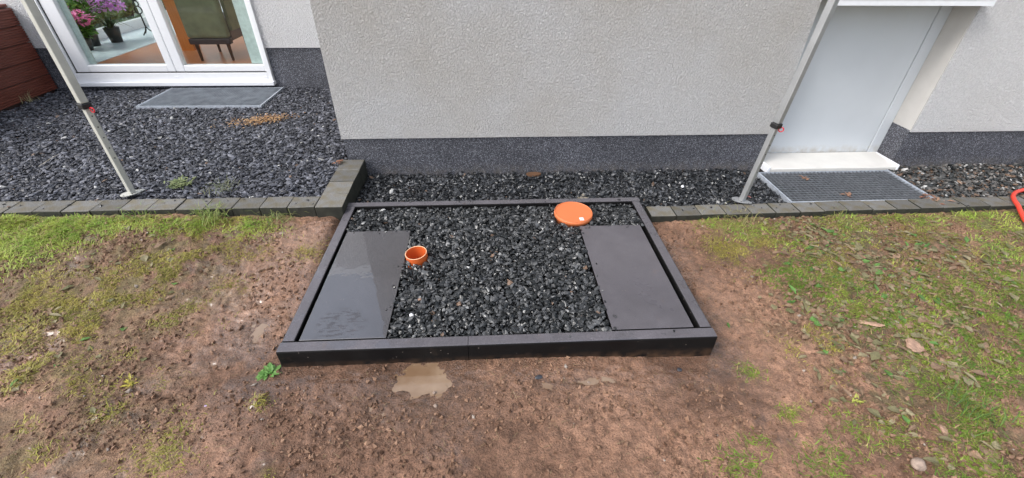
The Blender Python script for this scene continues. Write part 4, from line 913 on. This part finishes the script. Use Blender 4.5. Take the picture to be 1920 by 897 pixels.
tuft('weed', 'small bright green leafy weed at the front left corner of the frame', 'weed', -0.925, 1.20, tz(-.925, 1.20)+.002, 26, .02, .045, .018, (.08, .22, .04), (.2, .36, .1), el=(.0, .7), spread=.014, leafy=True)
tuft('weed', 'tiny yellow green feathery sprig on the bare soil at right', 'weed', 1.433, 0.974, tz(1.433, .974)+.002, 16, .014, .032, .006, (.36, .40, .08), (.5, .5, .12), el=(.3, 1.1), spread=.008, leafy=True)
tuft('weed', 'yellow leaf sprig on the bare soil at left', 'weed', -1.452, 1.173, tz(-1.452, 1.173)+.002, 10, .018, .035, .009, (.5, .42, .06), (.42, .40, .1), el=(.1, .8), spread=.008, leafy=True)
tuft('weed', 'creeping pale green weed on the slate beside the left gazebo foot', 'weed', -1.97, 2.60, .145, 110, .02, .05, .012, (.14, .19, .07), (.3, .34, .16), el=(-.1, .6), spread=.03, leafy=True)
tuft('weed', 'thin grey green weed growing through the slate behind the grass tuft', 'weed', -1.66, 2.52, .14, 60, .04, .10, .0025, (.16, .2, .1), (.3, .3, .16), el=(.4, 1.3), spread=.045)
tuft('dry_stalk', 'pale dry stalk lying on the slate at far left', 'stalk', -3.03, 2.86, .155, 1, .2, .26, .006, (.4, .36, .28), (.5, .46, .36), el=(.02, .12), spread=.004, droop=.05)
tuft('dead_leaf', 'curled brown leaf in the slate by the wall corner', 'leaf', -1.06, 2.86, .15, 7, .03, .05, .025, (.22, .10, .06), (.34, .17, .10), el=(.0, .6), spread=.008, leafy=True)
tuft('dry_grass', 'wisp of dry grass in front of the red brown planks', 'grass', -4.22, 4.28, .14, 26, .06, .17, .003, (.3, .26, .14), (.4, .36, .2), el=(.7, 1.4), spread=.03)
# orange withered weed on the slate
q = np.random.default_rng(77); n = 620
x = q.normal(size=n)*.115; y = q.normal(size=n)*.055+0.30*x
t = q.random((n, 1)); c = np.array([0.40, 0.20, 0.08])*(1-t)+np.array([0.58, 0.40, 0.22])*t
o = leaves('withered_weed', np.stack([x, y, q.random(n)*.018+.004], -1), q.random(n)*6.28, (q.random(n)-.3)*.9, .010+.016*q.random(n), .004+.007*q.random(n), c, M_leaf)
o.location = (-1.92, 3.73, .135); tag(o, 'patch of withered orange brown weed on the slate before the grate', 'weed')
# litter on the right grate
q = np.random.default_rng(78)
for (lx, ly, lab) in ((2.30, 2.72, 'brown leaf lying on the right grate near the white sill'), (2.43, 2.47, 'small red brown leaf near the front of the right grate'), (2.985, 2.40, 'withered brown leaves at the right front corner of the grate')):
    nn = 6 if lx < 2.9 else 22
    tuft('dead_leaf', lab, 'leaf', lx, ly, .038, nn, .02, .05, .018, (.25, .12, .08), (.4, .25, .17), el=(-.05, .4), spread=.012 if lx < 2.9 else .03, leafy=True)
tuft('dead_leaf', 'pinkish leaf on the gravel beside the right gazebo foot', 'leaf', 1.75, 2.50, .03, 4, .025, .04, .02, (.45, .16, .14), (.5, .22, .2), el=(.0, .5), spread=.006, leafy=True)
tuft('dead_leaf', 'pale withered leaf lump behind the orange lid', 'leaf', 0.62, 2.52, .025, 9, .02, .04, .02, (.22, .19, .14), (.34, .3, .24), el=(.0, .6), spread=.012, leafy=True)

# single stones
def stone(name, label, cat, x, y, s, mat, seed, z=None, sub=2, amp=.22):
    q = np.random.default_rng(seed); bm = bmesh.new(); bmesh.ops.create_icosphere(bm, subdivisions=sub, radius=1)
    dirs = q.normal(size=(9, 3)); dirs /= np.linalg.norm(dirs, axis=1)[:, None]; h = 0.72+.3*q.random(9)
    for v in bm.verts:
        c = np.array(v.co)
        for dd, hh in zip(dirs, h):                        # planar facets
            k = c@dd
            if k > hh: c = c-dd*(k-hh)
        c = c*(1+(q.random()-.5)*amp*.4); v.co = Vector(c*np.array(s))
    me = bpy.data.meshes.new(name); bm.to_mesh(me); bm.free()
    o = link(name, me, mat); o.location = (x, y, (tz(x, y) if z is None else z)+s[2]*.45); o.rotation_euler = (q.random()*.3, q.random()*.3, q.random()*6.28)
    tag(o, label, cat); return o
stone('stone', 'round pinkish grey stone in the lower right corner of the lawn', 'stone', 1.478, 0.715, (.026, .022, .019), M_stone, 1, sub=3)
stone('slate_chip', 'black slate chip in the mud before the front kerb, near its middle', 'stone', 0.184, 1.125, (.018, .011, .007), M_chip, 2, sub=2)
stone('slate_chip', 'dark slate chip in the mud at the right front corner of the frame', 'stone', 0.791, 1.158, (.013, .011, .007), M_chip, 3, sub=2)
stone('stone', 'pale flat pebble on the soil below the left brick corner', 'stone', -1.18, 2.12, (.018, .012, .008), M_stone, 4)
stone('clay_lump', 'flat pinkish clay crust on the grass, right of the frame', 'clay', 1.894, 1.232, (.055, .036, .007), M_clod, 5, sub=3, amp=.6)
stone('clay_lump', 'pinkish clay crust at the edge of the grass nearer the hose', 'clay', 1.78, 1.37, (.06, .025, .007), M_clod, 6, sub=3, amp=.6)
stone('clay_lump', 'small angular clay piece among the lower right weeds', 'clay', 1.685, 0.837, (.026, .016, .006), M_clod, 7, sub=2, amp=.5)
stone('stone', 'white pebble on the black chippings near the left slab', 'stone', -0.359, 1.419, (.012, .011, .009), M_sticker, 8, z=.08)
stone('stone', 'reddish pebble on the black chippings near the left slab', 'stone', -0.335, 1.52, (.011, .009, .008), M_clod, 9, z=.08)
stone('stone', 'white stone pair on the strip gravel left of the right gazebo foot', 'stone', 1.36, 2.66, (.018, .012, .009), M_sticker, 10, z=.02)
for i, (sx, sy, ss, lab) in enumerate([(-0.235, 1.075, .008, 'pale pebble in the middle of the largest puddle'), (-0.225, 1.015, .010, 'biggest pebble at the near edge of the largest puddle'),
        (0.385, 1.098, .009, 'pebble standing in the small puddle right of centre'), (0.215, 1.085, .007, 'pebble in the tiny puddle beside the slate chip')]):
    stone('pebble', lab, 'pebble', sx, sy, (ss, ss*.8, ss*.7), M_stone, 30+i, z=-.004 if i < 2 else -.012)
stone('purple_petal', 'single pale purple petal on the bare soil at left', 'petal', -1.097, 1.058, (.008, .005, .0015), plain('petal', (.5, .38, .6), .6), 50)
# rusty lids half buried along the plinth
o = MB().cone(.055, .055, (0, 0, 0), (0, 0, .012), 24).build('rusty_disc', M_rust); o.location = (0.33, YW-.035, .012); o.scale = (1, .5, 1); tag(o, 'brown rusty disc half buried in gravel against the plinth', 'disc')
